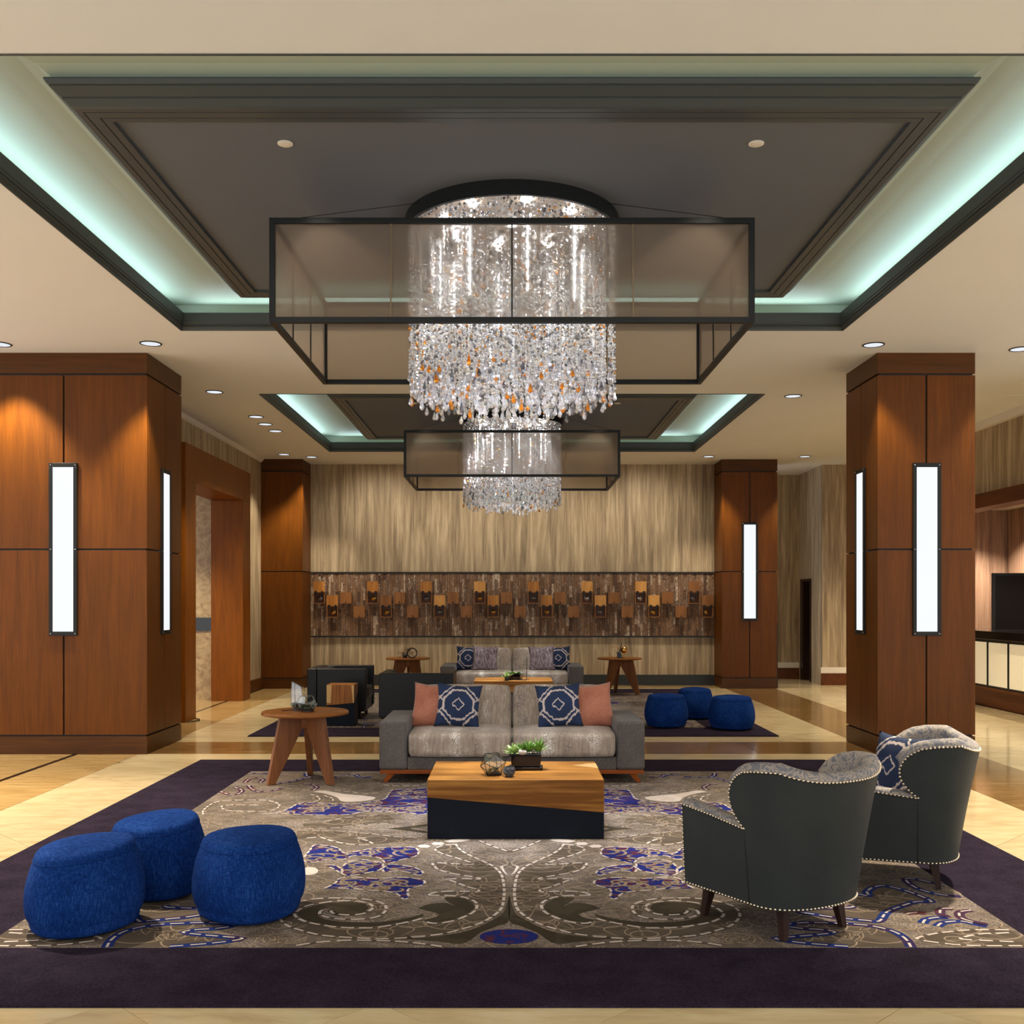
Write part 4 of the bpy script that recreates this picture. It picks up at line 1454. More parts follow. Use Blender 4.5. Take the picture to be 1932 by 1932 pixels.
def sofa(label, y):
    """front of the arms at y, facing the camera side"""
    t = thing('sofa', label, 'sofa', (0, y, 0))
    W, Dp = 1.12, .92
    for s in (-1, 1):
        x0 = s * W if s < 0 else W - .237
        box('arm', 'sofa', x0, x0 + .237, 0, Dp, .127, .537, t, .028, 4)
    box('seat_rail', 'sofa', -W + .237, W - .237, .012, .30, .127, .232, t, .012, 3)
    box('back_frame', 'sofa', -W + .24, W - .24, Dp - .18, Dp, .127, .60, t, .03, 3)
    box('deck', 'sofa', -W + .24, W - .24, .30, Dp - .18, .15, .23, t)
    pl = box('plinth', 'orange_wood', -W + .008, W - .008, .012, Dp - .02, .092, .127, t, .004)
    for sx in (-1, 1):
        for sy, yy in ((-1, .06), (1, Dp - .08)):
            m = MB()
            bx, tx = sx * (W - .045), sx * (W - .10)
            m.add([(tx - .033, yy - .025, .092), (tx + .033, yy - .025, .092), (tx + .033, yy + .03, .092), (tx - .033, yy + .03, .092),
                   (bx - .018, yy - .02, RZ), (bx + .018, yy - .02, RZ), (bx + .018, yy + .014, RZ), (bx - .018, yy + .014, RZ)],
                  [(0, 1, 2, 3), (7, 6, 5, 4), (0, 4, 5, 1), (1, 5, 6, 2), (2, 6, 7, 3), (3, 7, 4, 0)])
            fixn(m.build('leg', 'orange_wood', pl, .003))
    for s in (-1, 1):
        m = puff(MB(), .885, .80, .205, 12, .16, 7)
        xf(m, Matrix.Translation((s * .442, .365, .338)))
        m.build('seat_cushion', 'flecked', t)
        m = puff(MB(), .86, .21, .45, 12, .0, 6)
        for i, (x, yv, z) in enumerate(m.v):
            b = (1 - min(1, (x / .43) ** 2)) * (1 - min(1, (z / .225) ** 2))
            m.v[i] = (x, yv * (1 + .25 * b), z)
        xf(m, Matrix.Translation((s * .432, .66, .565)) @ Matrix.Rotation(radians(-13), 4, 'X'))
        m.build('back_cushion', 'flecked', t)
    return t


def pillow(name, label, mat, w, loc, tilt=-20, yaw=0, roll=0, cat='pillow', group=None, th=.13):
    """square cushion with pinched corners; its front looks to -y"""
    n = 17
    mb = MB()
    for sg in (-1, 1):
        def f(u, v, sg=sg):
            a, b = 2 * u - 1, 2 * v - 1
            px = a * w / 2 * (1 - .11 * (1 - b * b))
            pz = b * w / 2 * (1 - .11 * (1 - a * a))
            hh = th / 2 * (max(0, (1 - a * a)) ** .55) * (max(0, (1 - b * b)) ** .55)
            return (px, sg * hh, pz)
        k = len(mb.v)
        mb.grid(f, n, n)
        if sg > 0:
            m = len(mb.f) // 2
            mb.f = mb.f[:m] + [tuple(reversed(q)) for q in mb.f[m:]]
    o = mb.build(name, mat)
    o.rotation_euler = (Matrix.Rotation(radians(yaw), 4, 'Z') @ Matrix.Rotation(radians(tilt), 4, 'X') @ Matrix.Rotation(radians(roll), 4, 'Y')).to_euler()
    o.location = loc
    bm = bmesh.new()
    bm.from_mesh(o.data)
    bmesh.ops.remove_doubles(bm, verts=bm.verts, dist=1e-5)
    bm.to_mesh(o.data)
    bm.free()
    tag(o, label, cat, group)
    return o


SY1, SY2 = 8.70, 16.1
sofa('two seat grey velvet sofa with flecked cushions behind the nearer coffee table', SY1)
sofa('farther two seat grey velvet sofa by the end wall', SY2)
g = 'throw pillows on the nearer sofa'
pillow('throw_pillow', 'coral woven pillow at the left end of the nearer sofa', 'coral', .42, (-.69, SY1 + .50, .612), -18, -8, 4, group=g)
pillow('throw_pillow', 'navy ikat pillow leaning on the left coral pillow', 'ikat', .40, (-.47, SY1 + .36, .632), -20, 4, 5, group=g)
pillow('throw_pillow', 'navy ikat pillow on the right half of the nearer sofa', 'ikat', .40, (.41, SY1 + .36, .632), -20, -4, -5, group=g)
pillow('throw_pillow', 'coral woven pillow at the right end of the nearer sofa', 'coral', .42, (.70, SY1 + .50, .612), -18, 8, -4, group=g)
g = 'throw pillows on the farther sofa'
pillow('throw_pillow', 'navy ikat pillow at the left end of the farther sofa', 'ikat', .40, (-.70, SY2 + .46, .63), -16, 0, 2, group=g)
pillow('throw_pillow', 'grey lavender woven pillow left of the middle of the farther sofa', 'lavender', .42, (-.43, SY2 + .36, .635), -18, 4, 3, group=g)
pillow('throw_pillow', 'grey lavender woven pillow right of the middle of the farther sofa', 'lavender', .42, (.47, SY2 + .36, .635), -18, -4, -3, group=g)
pillow('throw_pillow', 'navy ikat pillow at the right end of the farther sofa', 'ikat', .40, (.74, SY2 + .46, .63), -16, 0, -2, group=g)

# ------------------------------------------------------------------ coffee tables


def coffee_table(label, cx, y):
    t = thing('coffee_table', label, 'coffee table', (cx, y, 0))
    hx, d, h = .571, .77, .395
    zl, zr = .281, .184
    zf = RZ
    m = MB()   # wood upper block with a slanted lower face
    m.add([(-hx, 0, zl), (hx, 0, zr), (hx, d, zr), (-hx, d, zl), (-hx, 0, h), (hx, 0, h), (hx, d, h), (-hx, d, h)],
          [(3, 2, 1, 0), (4, 5, 6, 7), (0, 1, 5, 4), (1, 2, 6, 5), (2, 3, 7, 6), (3, 0, 4, 7)])
    m.build('wood_top', 'slab', t, .003)
    e = .0015
    m = MB()
    m.add([(-hx + e, e, zf), (hx - e, e, zf), (hx - e, d - e, zf), (-hx + e, d - e, zf), (-hx + e, e, zl), (hx - e, e, zr), (hx - e, d - e, zr), (-hx + e, d - e, zl)],
          [(3, 2, 1, 0), (4, 5, 6, 7), (0, 1, 5, 4), (1, 2, 6, 5), (2, 3, 7, 6), (3, 0, 4, 7)])
    m.build('painted_base', 'navy_paint', t)
    return t


ct1 = coffee_table('block coffee table of wood over slanted black paint before the sofa', .024, 6.672)
m = MB().prism([(.40, .60), (.571, .47), (.571, .69), (.50, .675)], .3952, .3956)
m.build('sapwood_patch', plain('sapwood', rgb(198, 160, 104), .35), ct1)
coffee_table('farther wood and black block coffee table at the second sofa', .02, 14.9)

# wood stump
M['sapw'] = plain('sapwood_edge', rgb(214, 172, 104), .4)
st = thing('stump_table', 'small square wood block table with black lower part by the leather chair', 'side table', (-2.105, 12.67, 0))
a = .169
m = MB().add([(-a, 0, .27), (a, 0, .30), (a, .33, .42), (-a, .33, .39), (-a, 0, .522), (a, 0, .522), (a, .33, .522), (-a, .33, .522)],
             [(3, 2, 1, 0), (4, 5, 6, 7), (0, 1, 5, 4), (1, 2, 6, 5), (2, 3, 7, 6), (3, 0, 4, 7)])
m.build('wood_block', 'stump', st, .003)
e = .001
m = MB().add([(-a + e, e, RZ), (a - e, e, RZ), (a - e, .33 - e, RZ), (-a + e, .33 - e, RZ), (-a + e, e, .27), (a - e, e, .30), (a - e, .33 - e, .42), (-a + e, .33 - e, .39)],
             [(3, 2, 1, 0), (4, 5, 6, 7), (0, 1, 5, 4), (1, 2, 6, 5), (2, 3, 7, 6), (3, 0, 4, 7)])
m.build('painted_base', 'navy_paint', st)
for s in (-1, 1):
    MB().prism([(s * a * .99, .30), (s * a * .70, .30) if s < 0 else (s * a * .92, .30), (s * a * .62, .519) if s < 0 else (s * a * .80, .519), (s * a * .99, .519)], -.0012, 0, lambda p, q, h: (p, h, q)).build('sapwood_edge', 'sapw', st)

# ------------------------------------------------------------------ round side tables


def side_table(label, x, y, angs):
    t = thing('side_table', label, 'side table', (x, y, 0))
    MB().lathe([(.355, .585), (.367, .588), (.367, .606), (.362, .61), (0, .61)], 64, smooth=False).build('tabletop', 'walnut_top', t)
    for o in t.children:
        o.data.polygons.foreach_set('use_smooth', [len(p.vertices) == 4 for p in o.data.polygons])
    for a in angs:
        a = radians(a)
        poly = [(.035, .584), (.235, .584), (.352, RZ), (.285, RZ), (.035, .47)]
        u = (cos(a), sin(a))
        nrm = (-sin(a), cos(a))
        m = MB().prism(poly, -.021, .021, lambda p, q, h: (p * u[0] + h * nrm[0], p * u[1] + h * nrm[1], q))
        fixn(m.build('leg', 'walnut_leg', t, .002))
    MB().lathe([(.052, .47), (.052, .584)], 6).build('hub', 'walnut_leg', t)
    return t


side_table('round walnut side table with three plank legs beside the nearer sofa', -1.766, 8.83, (218, -38, 93))
side_table('round walnut side table left of the farther sofa', -1.725, 17.13, (215, -36, 90))
side_table('round walnut side table right of the farther sofa', 1.783, 17.13, (222, -28, 97))

# ------------------------------------------------------------------ poufs


def pouf(label, x, y, R0, h, rz, lean=(0, 0), grp=None, sc=(1, 1)):
    t = thing('pouf', label, 'pouf', (x, y, 0), rz, grp)
    prof = []
    n = 26
    for j in range(n + 1):
        s = j / n
        prof.append(s)
    seg = 56
    vs, fs = [], []

    def radius(z):
        k = (z - .025) / (h - .025)
        body = .74 + .26 * (1 - abs((k - .36) / .64) ** 1.9) if k > .36 else .84 + .16 * (1 - ((.36 - k) / .36) ** 2.2)
        return body
    ring = []
    for j in range(9):   # bottom edge
        a = pi / 2 * j / 8
        ring.append((radius(.06) - .10 * (1 - sin(a)), .025 + .045 * (1 - cos(a))))
    for j in range(1, 14):
        z = .07 + (h - .07 - .055) * j / 13
        ring.append((radius(z), z))
    rt = radius(h - .055)
    for j in range(1, 9):
        a = pi / 2 * j / 8
        ring.append((rt - .12 * (1 - cos(a)), h - .055 + .040 * sin(a)))
    for j in range(1, 6):
        k = j / 5
        ring.append(((rt - .12) * (1 - k), h - .015 + .02 * (1 - (1 - k) ** 2)))
    for r, z in ring:
        for i in range(seg):
            a = 2 * pi * i / seg
            rr = R0 * r * (1 + .035 * cos(3 * a))
            zz = z + (lean[0] * rr * cos(a) + lean[1] * rr * sin(a)) * (z / h)
            vs.append((rr * cos(a) * sc[0], rr * sin(a) * sc[1], zz))
    for j in range(len(ring) - 1):
        for i in range(seg):
            k = (i + 1) % seg
            fs.append((j * seg + i, j * seg + k, (j + 1) * seg + k, (j + 1) * seg + i))
    fs.append(tuple(range(seg - 1, -1, -1)))
    MB().add(vs, fs, True).build('upholstery', 'pouf', t)
    MB().tube([(R0 * rt * (1 + .035 * cos(3 * 2 * pi * i / 56)) * 1.004 * cos(2 * pi * i / 56) * sc[0] - .0, R0 * rt * (1 + .035 * cos(3 * 2 * pi * i / 56)) * 1.004 * sin(2 * pi * i / 56) * sc[1], h - .052 + (lean[0] * cos(2 * pi * i / 56) + lean[1] * sin(2 * pi * i / 56)) * R0 * rt * .87) for i in range(56)], .0028, 5, True).build('seam', 'pouf', t)
    for k in range(3):
        a = 2 * pi * k / 3 + .5
        MB().lathe([(.022, RZ), (.022, .03)], 12, (.6 * R0 * cos(a), .6 * R0 * sin(a), 0)).build('foot', 'black', t)
    return t


pouf('blue tweed pouf nearest the rug corner among the nearer three', -2.027, 4.89, .268, .418, .4, (.10, .02), 'blue poufs on the nearer rug')
pouf('blue tweed pouf standing behind the other two on the nearer rug', -1.872, 5.46, .26, .416, 1.2, (.08, -.02), 'blue poufs on the nearer rug')
pouf('blue tweed pouf nearest the coffee table among the nearer three', -1.29, 5.09, .272, .415, .9, (.03, .02), 'blue poufs on the nearer rug')
pouf('blue tweed pouf nearest the sofa arm among the farther three', 1.89, 12.68, .266, .415, .3, (0, 0), 'blue poufs on the farther rug')
pouf('blue tweed pouf standing behind the other two on the farther rug', 2.41, 13.58, .25, .415, 1.0, (0, 0), 'blue poufs on the farther rug')
pouf('blue tweed pouf at the outer corner of the farther rug', 2.655, 12.46, .278, .415, .6, (0, 0), 'blue poufs on the farther rug')

# ------------------------------------------------------------------ black leather club chairs


def club_chair(label, x, y, rz, W=.82, D=.78):
    """local: opens to +y, back at -y"""
    t = thing('club_chair', label, 'armchair', (x, y, 0), rz)
    a, H = .125, .672
    w, d = W / 2, D / 2
    box('backrest', 'leather', -w, w, -d, -d + a, .14, H, t, .012, 3)
    for s in (-1, 1):
        x0 = s * w if s < 0 else w - a
        box('armrest', 'leather', x0, x0 + a, -d + a, d, .14, H, t, .012, 3)
    box('seat_base', 'leather', -w + a, w - a, -d + a, d - .02, .14, .27, t, .01)
    m = puff(MB(), W - 2 * a - .006, D - a - .01, .16, 8, .12, 8)
    xf(m, Matrix.Translation((0, a / 2 + .01, .345)))
    m.build('seat_cushion', 'leather', t)
    m = puff(MB(), W - 2 * a - .01, .13, .26, 8, 0, 7)
    xf(m, Matrix.Translation((0, -d + a + .06, .535)))
    m.build('back_cushion', 'leather', t)
    pl = box('plinth', 'dark_leg', -w + .02, w - .02, -d + .02, d - .02, .115, .14, t, .002)
    for sx in (-1, 1):
        for sy in (-1, 1):
            lx, ly = sx * (w - .10), sy * (d - .10)
            box('leg', 'dark_leg', lx - .02, lx + .02, ly - .02, ly + .02, RZ, .115, pl)
    return t


club_chair('black leather club chair turned sideways behind the wood block', -2.275, 13.81, -pi / 2, .82, .766)
club_chair('black leather club chair seen from its back behind the nearer sofa', -1.165, 12.92, 0, .90, .80)
# ------------------------------------------------------------------ barrel armchairs with nail heads


def arm_chair(label, x, y, rz):
    """local: faces +y; the barrel back curves round -y"""
    t = thing('barrel_armchair', label, 'armchair', (x, y, 0), rz, 'grey barrel armchairs on the nearer rug')
    Z0, ZN, ZT, ZA = .165, .515, .750, .555
    YF = .345
    w1 = .27
    SL = .465

    def lift(u, z):
        return z + .046 * abs(2 * u - 1) ** 2.4 * max(0, z - ZN) / (ZT - ZN)

    def plan(w, z, inset=0.0):
        k = (z - Z0) / (ZT - Z0)
        m = max(0.0, min(1.0, (min(w, 1 - w) - .12) / .22))
        a = .297 + (.03 + .05 * m) * k - inset
        b = .195 + .11 * k * (.8 + .2 * k) - inset
        if w < w1:
            yy = YF - SL * (w / w1)
            return Vector((-a, yy, z))
        if w > 1 - w1:
            yy = YF - SL * ((1 - w) / w1)
            return Vector((a, yy, z))
        th = pi + pi * (w - w1) / (1 - 2 * w1)
        e = .88
        c, s = cos(th), sin(th)
        return Vector((a * (abs(c) ** e) * (1 if c > 0 else -1), YF - SL + b * (abs(s) ** e) * (1 if s > 0 else -1), z))

    wn = .258   # notch where the wing starts
    prof = [(.515, 0), (.532, -.016), (.556, -.034), (.583, -.048), (.612, -.055), (.642, -.055), (.672, -.047), (.698, -.033), (.718, -.014), (.734, .008), (.744, .034), (.748, .062), (.750, .095)]

    def harm(w):
        return ZN + (ZA - ZN) * min(1, abs(min(w, 1 - w) - wn) / wn)

    T_IN = .085
    NU = 72

    def low(inset, zb):
        def f(u, v):
            w = u
            if w < wn - 1e-6 or w > 1 - wn + 1e-6:
                zt = harm(w)
            else:
                zt = ZN
            return plan(w, zb + (zt - zb) * v, inset)
        return f

    def high(inset):
        def f(u, v):
            k = v * (len(prof) - 1)
            i = min(int(k), len(prof) - 2)
            fr = k - i
            z = prof[i][0] + (prof[i + 1][0] - prof[i][0]) * fr
            dw = prof[i][1] + (prof[i + 1][1] - prof[i][1]) * fr
            w0 = wn + dw
            return plan(w0 + (1 - 2 * w0) * u, lift(u, z), inset)
        return f
    us = NU
    UL = [wn * i / 14 for i in range(14)]
    UL = UL + [wn + (1 - 2 * wn) * i / (us - 1) for i in range(us)] + [1 - q for q in reversed(UL)]
    NL = len(UL)

    def lowg(inset, zb):
        f0 = low(inset, zb)
        return lambda u, v: f0(UL[round(u * (NL - 1))], v)
    m = MB().grid(lowg(0, Z0), NL, 10).grid(high(0), us, 13)
    # front ends of the arms, and underside
    for s in (0, 1):
        q = []
        for z in [Z0 + (ZA - Z0) * j / 6 for j in range(7)]:
            q.append((plan(s, z, 0), plan(s, z, T_IN)))
        vs = [p for pr_ in q for p in pr_]
        m.add(vs, [(2 * j, 2 * j + 1, 2 * j + 3, 2 * j + 2) for j in range(6)])
    ring = [plan(i / 40, Z0) for i in range(41)]
    m.add(ring, [tuple(range(41))])
    m.add([(-.22, YF - .01, Z0), (.22, YF - .01, Z0), (.22, YF - .01, .31), (-.22, YF - .01, .31)], [(0, 1, 2, 3)])
    o = m.build('outer_shell', 'vinyl', t)
    bm = bmesh.new()
    bm.from_mesh(o.data)
    bmesh.ops.remove_doubles(bm, verts=bm.verts, dist=1e-4)
    bmesh.ops.recalc_face_normals(bm, faces=bm.faces)
    bm.to_mesh(o.data)
    bm.free()
    # the fabric lining and the padded roll that covers arm tops, wings and back
    edge = []
    for i in range(15):
        w = wn * i / 14
        edge.append((w, harm(w)))
    edge += [(wn + d, lift(0, z)) for z, d in prof[1:]]
    left = edge
    top = [(left[-1][0] + (1 - 2 * left[-1][0]) * i / 40, lift(i / 40, ZT)) for i in range(1, 40)]
    right = [(1 - w, z) for w, z in reversed(left)]
    path = left + top + right
    pts = [plan(w, z) for w, z in path]
    n = len(path)
    rollv = []
    K = 9
    for i, (w, z) in enumerate(path):
        p = plan(w, z)
        q = plan(w, z, T_IN)
        inn = q - p
        a, b = pts[max(i - 1, 0)], pts[min(i + 1, n - 1)]
        tan = (b - a).normalized()
        up = inn.normalized().cross(tan)
        if up.length < 1e-6:
            up = Vector((0, 0, 1))
        up.normalize()
        if up.z < -0.2:
            up = -up
        hh = .040 if i > 14 and i < n - 15 else .026
        if abs(i - 14.5) < 3 or abs(i - (n - 15.5)) < 3:
            hh = .022
        for k in range(K):
            th = pi * k / (K - 1)
            rollv.append(p + inn * (.5 - .5 * cos(th)) + up * hh * sin(th) ** .8)
    m = MB().add(rollv, [(i * K + k, i * K + k + 1, (i + 1) * K + k + 1, (i + 1) * K + k) for i in range(n - 1) for k in range(K - 1)], True)
    m.build('padded_roll', 'damask', t)
    m = MB().grid(lowg(T_IN, .30), NL, 6).grid(high(T_IN), us, 13)
    o = m.build('inner_lining', 'damask', t)
    bm = bmesh.new()
    bm.from_mesh(o.data)
    bmesh.ops.remove_doubles(bm, verts=bm.verts, dist=1e-4)
    bm.to_mesh(o.data)
    bm.free()
    # seat cushion follows the plan
    poly = [(p.x, p.y) for p in [plan(.0 + i / 30, .40, T_IN + .006) for i in range(31)]]
    c0 = [(a, b) for a, b in poly]
    m = MB().prism(c0, .30, .435)
    fixn(m.build('seat_cushion', 'damask', t, .035, 4))
    # nail heads
    nm = MB()

    def nails(ps, gap=.0205, r=.0072):
        acc = 0
        last = ps[0]
        out = [ps[0]]
        for p in ps[1:]:
            d = (p - last).length
            while acc + d >= gap:
                k = (gap - acc) / d
                last = last + (p - last) * k
                out.append(last.copy())
                d = (p - last).length
                acc = 0
            acc += d
            last = p
        for p in out:
            nm.sphere(p, r, 7, 5)

    def off(w, z, dz=-.004):
        p = plan(w, z)
        q = plan(w, z, .02)
        return p + (p - q).normalized() * .001 + Vector((0, 0, 0))
    fine = []
    for (wa, za), (wb, zb) in zip(path[:-1], path[1:]):
        for k in range(6):
            fine.append((wa + (wb - wa) * k / 6, za + (zb - za) * k / 6))
    fine.append(path[-1])
    nails([off(w, z) for w, z in fine])
    nails([off(i / 300, Z0 + .006) for i in range(301)])
    for s in (0.0, 1.0):
        nails([off(s, Z0 + (ZA - Z0) * i / 60) for i in range(61)])
    o = nm.build('nail_heads', 'nail', t)
    o['kind'] = 'stuff'
    for sx, yy, k in ((-1, .25, 1), (1, .25, 1), (-1, -.18, -1), (1, -.18, -1)):
        tx, bx = sx * (.215 if k > 0 else .175), sx * (.235 if k > 0 else .195)
        by = yy + .025 * k
        m = MB()
        m.add([(tx - .024, yy - .024, Z0 + .01), (tx + .024, yy - .024, Z0 + .01), (tx + .024, yy + .024, Z0 + .01), (tx - .024, yy + .024, Z0 + .01),
               (bx - .014, by - .014, RZ), (bx + .014, by - .014, RZ), (bx + .014, by + .014, RZ), (bx - .014, by + .014, RZ)],
              [(0, 1, 2, 3), (7, 6, 5, 4), (0, 4, 5, 1), (1, 5, 6, 2), (2, 6, 7, 3), (3, 7, 4, 0)])
        fixn(m.build('leg', 'dark_leg', t))
    for w in (.255, .745):
        MB().tube([plan(w, Z0 + (ZN - .02 - Z0) * i / 8) + Vector((0, 0, 0)) for i in range(9)], .002, 5).build('seam', 'black', t)
    return t


def face(fx, fy):
    return atan2(-fx, fy)


arm_chair('charcoal nailhead armchair with its back turned, nearest the rug front', 1.285, 4.947, face(-.53, .85))
arm_chair('charcoal nailhead armchair with a blue pillow, next to the rug edge', 2.14, 5.76, face(-.95, .31))
pillow('throw_pillow', 'dark blue velvet pillow inside the armchair at the rug edge', 'ikat', .38, (2.15, 5.78, .62), -16, -67, 0)

# ------------------------------------------------------------------ wooden boxes on the mosaic band
WOODS = [wood('box_wood_amber', rgb(122, 70, 28), rgb(190, 130, 62), 2, .4), wood('box_wood_brown', rgb(106, 66, 34), rgb(152, 102, 58), 2, .4), wood('box_wood_light', rgb(160, 104, 48), rgb(220, 164, 92), 2, .4)]  # lid tones differ by box, partly painting in the light along the wall
WOOD_IN = plain('box_inside', rgb(92, 56, 36), .6)
ORD = ['first', 'second', 'third', 'fourth', 'fifth', 'sixth', 'seventh', 'eighth']
YB = 18.945


def wall_box(x, z, label, opened, metal=None, kind=0):
    t = thing('wooden_box', label, 'wooden box', (x, YB, z), 0, 'small wooden boxes on the mosaic band')
    h, d, th = .103, .085, .014
    if opened:
        box('back', WOOD_IN, -h + th, h - th, .0, .008, -h + th, h - th, t)
        for s in (-1, 1):
            x0 = -h if s < 0 else h - th
            box('side', WOODS[1], x0, x0 + th, -d, .01, -h, h, t)
            z0 = -h if s < 0 else h - th
            box('side', WOODS[1], -h + th, h - th, -d, .01, z0, z0 + th, t)
        lid = box('lid', WOODS[kind], -h, h, -d - .012, -d + .006, h + .002, h + .2, t, .002)
        for s in (-1, 1):
            box('hinge', 'black', s * .06 - .022, s * .06 + .022, -d - .018, -d - .008, h - .022, h + .024, lid)
        MB().lathe([(.006, 0), (.008, .006), (0, .01)], 10).build('lid_pin', 'chrome', lid, loc=(0, -d - .012, h + .175)).rotation_euler = (pi / 2, 0, 0)
        m = MB().lathe([(.046, 0), (.046, .006), (.04, .012), (.03, .010), (.026, .016), (0, .020)], 22, sx=1.12)
        for k in range(8):
            a = 2 * pi * k / 8
            m.sphere((.036 * 1.12 * cos(a), .036 * sin(a), .013), .006, 6, 4)
        o = m.build('medallion', metal, t, loc=(0, -.002, -.004))
        o.rotation_euler = (pi / 2, 0, 0)
        o['kind'] = 'stuff' if False else o.get('kind', 'thing')
        if 'kind' in o:
            del o['kind']
        box('medallion_mount', WOOD_IN, -.02, .02, -.004, .002, -.024, .016, t)
    else:
        box('body', WOODS[1], -h, h, -d, .01, -h, h, t, .002)
        lid = box('lid', WOODS[kind], -h - .001, h + .001, -d - .016, -d, -h - .001, h + .001, t, .002)
        MB().lathe([(.006, 0), (.006, .01), (.013, .016), (.011, .024), (0, .027)], 12).build('knob', 'black', lid, loc=(0, -d - .016, -h + .026)).rotation_euler = (pi / 2, 0, 0)
    return t


UM = ['pewter', 'brass', 'pewter', 'brass', 'pewter', 'chrome', 'chrome', 'pewter']
LM = ['brass', 'brass', 'pewter', 'brass', 'brass', 'pewter', 'brass', 'brass']
nmm = {'pewter': 'dark grey', 'brass': 'gold', 'chrome': 'silver'}
for i in range(8):
    wall_box(-3.521 + .978 * i, 1.605, 'open wooden wall box, %s from the left in the upper row, %s medallion' % (ORD[i], nmm[UM[i]]), True, UM[i], [0, 0, 0, 2, 0, 2, 2, 1][i])
for i in range(8):
    wall_box(-3.277 + .978 * i, 1.352, 'open wooden wall box, %s from the left in the lower row, %s medallion' % (ORD[i], nmm[LM[i]]), True, LM[i], [0, 1, 2, 0, 0, 2, 2, 1][i])
for i in range(7):
    wall_box(-3.032 + .978 * i, 1.605, 'closed wooden wall box, %s from the left in the upper row' % ORD[i], False, None, 1)
for i in range(7):
    wall_box(-2.788 + .978 * i, 1.352, 'closed wooden wall box, %s from the left in the lower row' % ORD[i], False, None, 1)

# ------------------------------------------------------------------ small things on the tables


def blades(mb, c, n, l, w, R, spread=1.0, up=.5, curve=.3):
    for k in range(n):
        a = R.uniform(0, 2 * pi)
        el = R.uniform(up, 1.45)
        L = l * R.uniform(.6, 1.1)
        d = Vector((cos(a) * cos(el) * spread, sin(a) * cos(el) * spread, sin(el)))
        sd = Vector((-sin(a), cos(a), 0))
        p0 = Vector(c)
        p1 = p0 + d * L * .5
        p2 = p0 + d * L + Vector((cos(a), sin(a), -.6)) * L * curve * .4
        upv = sd.cross(d).normalized() * w * .25
        mb.add([p0 - sd * w * .35, p0 + sd * w * .35, p1 + sd * w * .5, p1 - sd * w * .5, p2, p1 + upv],
               [(0, 1, 2, 5), (0, 5, 3), (5, 2, 4), (3, 5, 4)])


def rosette(mb, c, r, R, rows=3):
    for j in range(rows):
        n = 6 + j
        for k in range(n):
            a = 2 * pi * (k + .5 * j) / n
            el = 1.25 - .42 * j
            L = r * (.6 + .22 * j)
            d = Vector((cos(a) * cos(el), sin(a) * cos(el), sin(el)))
            sd = Vector((-sin(a), cos(a), 0))
            p0 = Vector(c)
            p1 = p0 + d * L * .6
            p2 = p0 + d * L + Vector((0, 0, .1 * r))
            w = r * .38
            mb.add([p0, p1 + sd * w * .5, p1 - sd * w * .5, p2, p1 + Vector((0, 0, .12 * r))], [(0, 1, 4), (0, 4, 2), (1, 3, 4), (4, 3, 2)])


def framed(t, verts, faces, r=.0022, open_face=None, frame='black', pane='pane'):
    """glass solid: each pane and each lead line is a part"""
    ed = set()
    for f in faces:
        for i in range(len(f)):
            ed.add(tuple(sorted((f[i - 1], f[i]))))
    for k, f in enumerate(faces):
        if k == open_face:
            continue
        MB().add([verts[i] for i in f], [tuple(range(len(f)))]).build('pane', pane, t)
    m = MB()
    for a, b in ed:
        m.tube([verts[a], verts[b]], r, 6)
    o = m.build('lead_frame', frame, t)
    o['kind'] = 'stuff'


TZ = .395
# coffee table: glass icosahedron terrarium
px, py = .024 - .15, 6.86
g1 = thing('terrarium', 'faceted glass terrarium with moss on the nearer coffee table', 'terrarium', (px, py, TZ), .35)
ph = (1 + sqrt(5)) / 2
iv = [Vector(v) for v in ((-1, ph, 0), (1, ph, 0), (-1, -ph, 0), (1, -ph, 0), (0, -1, ph), (0, 1, ph), (0, -1, -ph), (0, 1, -ph), (ph, 0, -1), (ph, 0, 1), (-ph, 0, -1), (-ph, 0, 1))]
fi = [(0, 11, 5), (0, 5, 1), (0, 1, 7), (0, 7, 10), (0, 10, 11), (1, 5, 9), (5, 11, 4), (11, 10, 2), (10, 7, 6), (7, 1, 8), (3, 9, 4), (3, 4, 2), (3, 2, 6), (3, 6, 8), (3, 8, 9), (4, 9, 5), (2, 4, 11), (6, 2, 10), (8, 6, 7), (9, 8, 1)]
# stand it on a face
fc = (iv[3] + iv[2] + iv[6]).normalized()
rot = fc.rotation_difference(Vector((0, 0, -1))).to_matrix()
iv = [rot @ v * .046 for v in iv]
zmin = min(v.z for v in iv)
iv = [v + Vector((0, 0, -zmin + .003)) for v in iv]
framed(g1, iv, fi, .0022)
R = random.Random(2)
m = MB().lathe([(.0, .006), (.045, .006), (.05, .022), (.02, .03), (0, .032)], 16)
m.build('soil', 'soil', g1)
m = MB()
for k in range(5):
    rosette(m, (R.uniform(-.03, .03), R.uniform(-.03, .03), .03), .03, R)
o = m.build('moss_plants', 'leaf_dark', g1)
o['kind'] = 'stuff'
MB().sphere((-.012, -.028, .03), .009).build('pebble', 'stone', g1)

# planter
p1 = thing('planter', 'black glazed rectangular planter of bright succulents on the nearer coffee table', 'planter', (.095, 7.10, TZ))


def trapbox(mb, x0, y0, x1, y1, z0, z1):
    return mb.add([(-x0, -y0, z0), (x0, -y0, z0), (x0, y0, z0), (-x0, y0, z0), (-x1, -y1, z1), (x1, -y1, z1), (x1, y1, z1), (-x1, y1, z1)],
                  [(3, 2, 1, 0), (4, 5, 6, 7), (0, 1, 5, 4), (1, 2, 6, 5), (2, 3, 7, 6), (3, 0, 4, 7)])


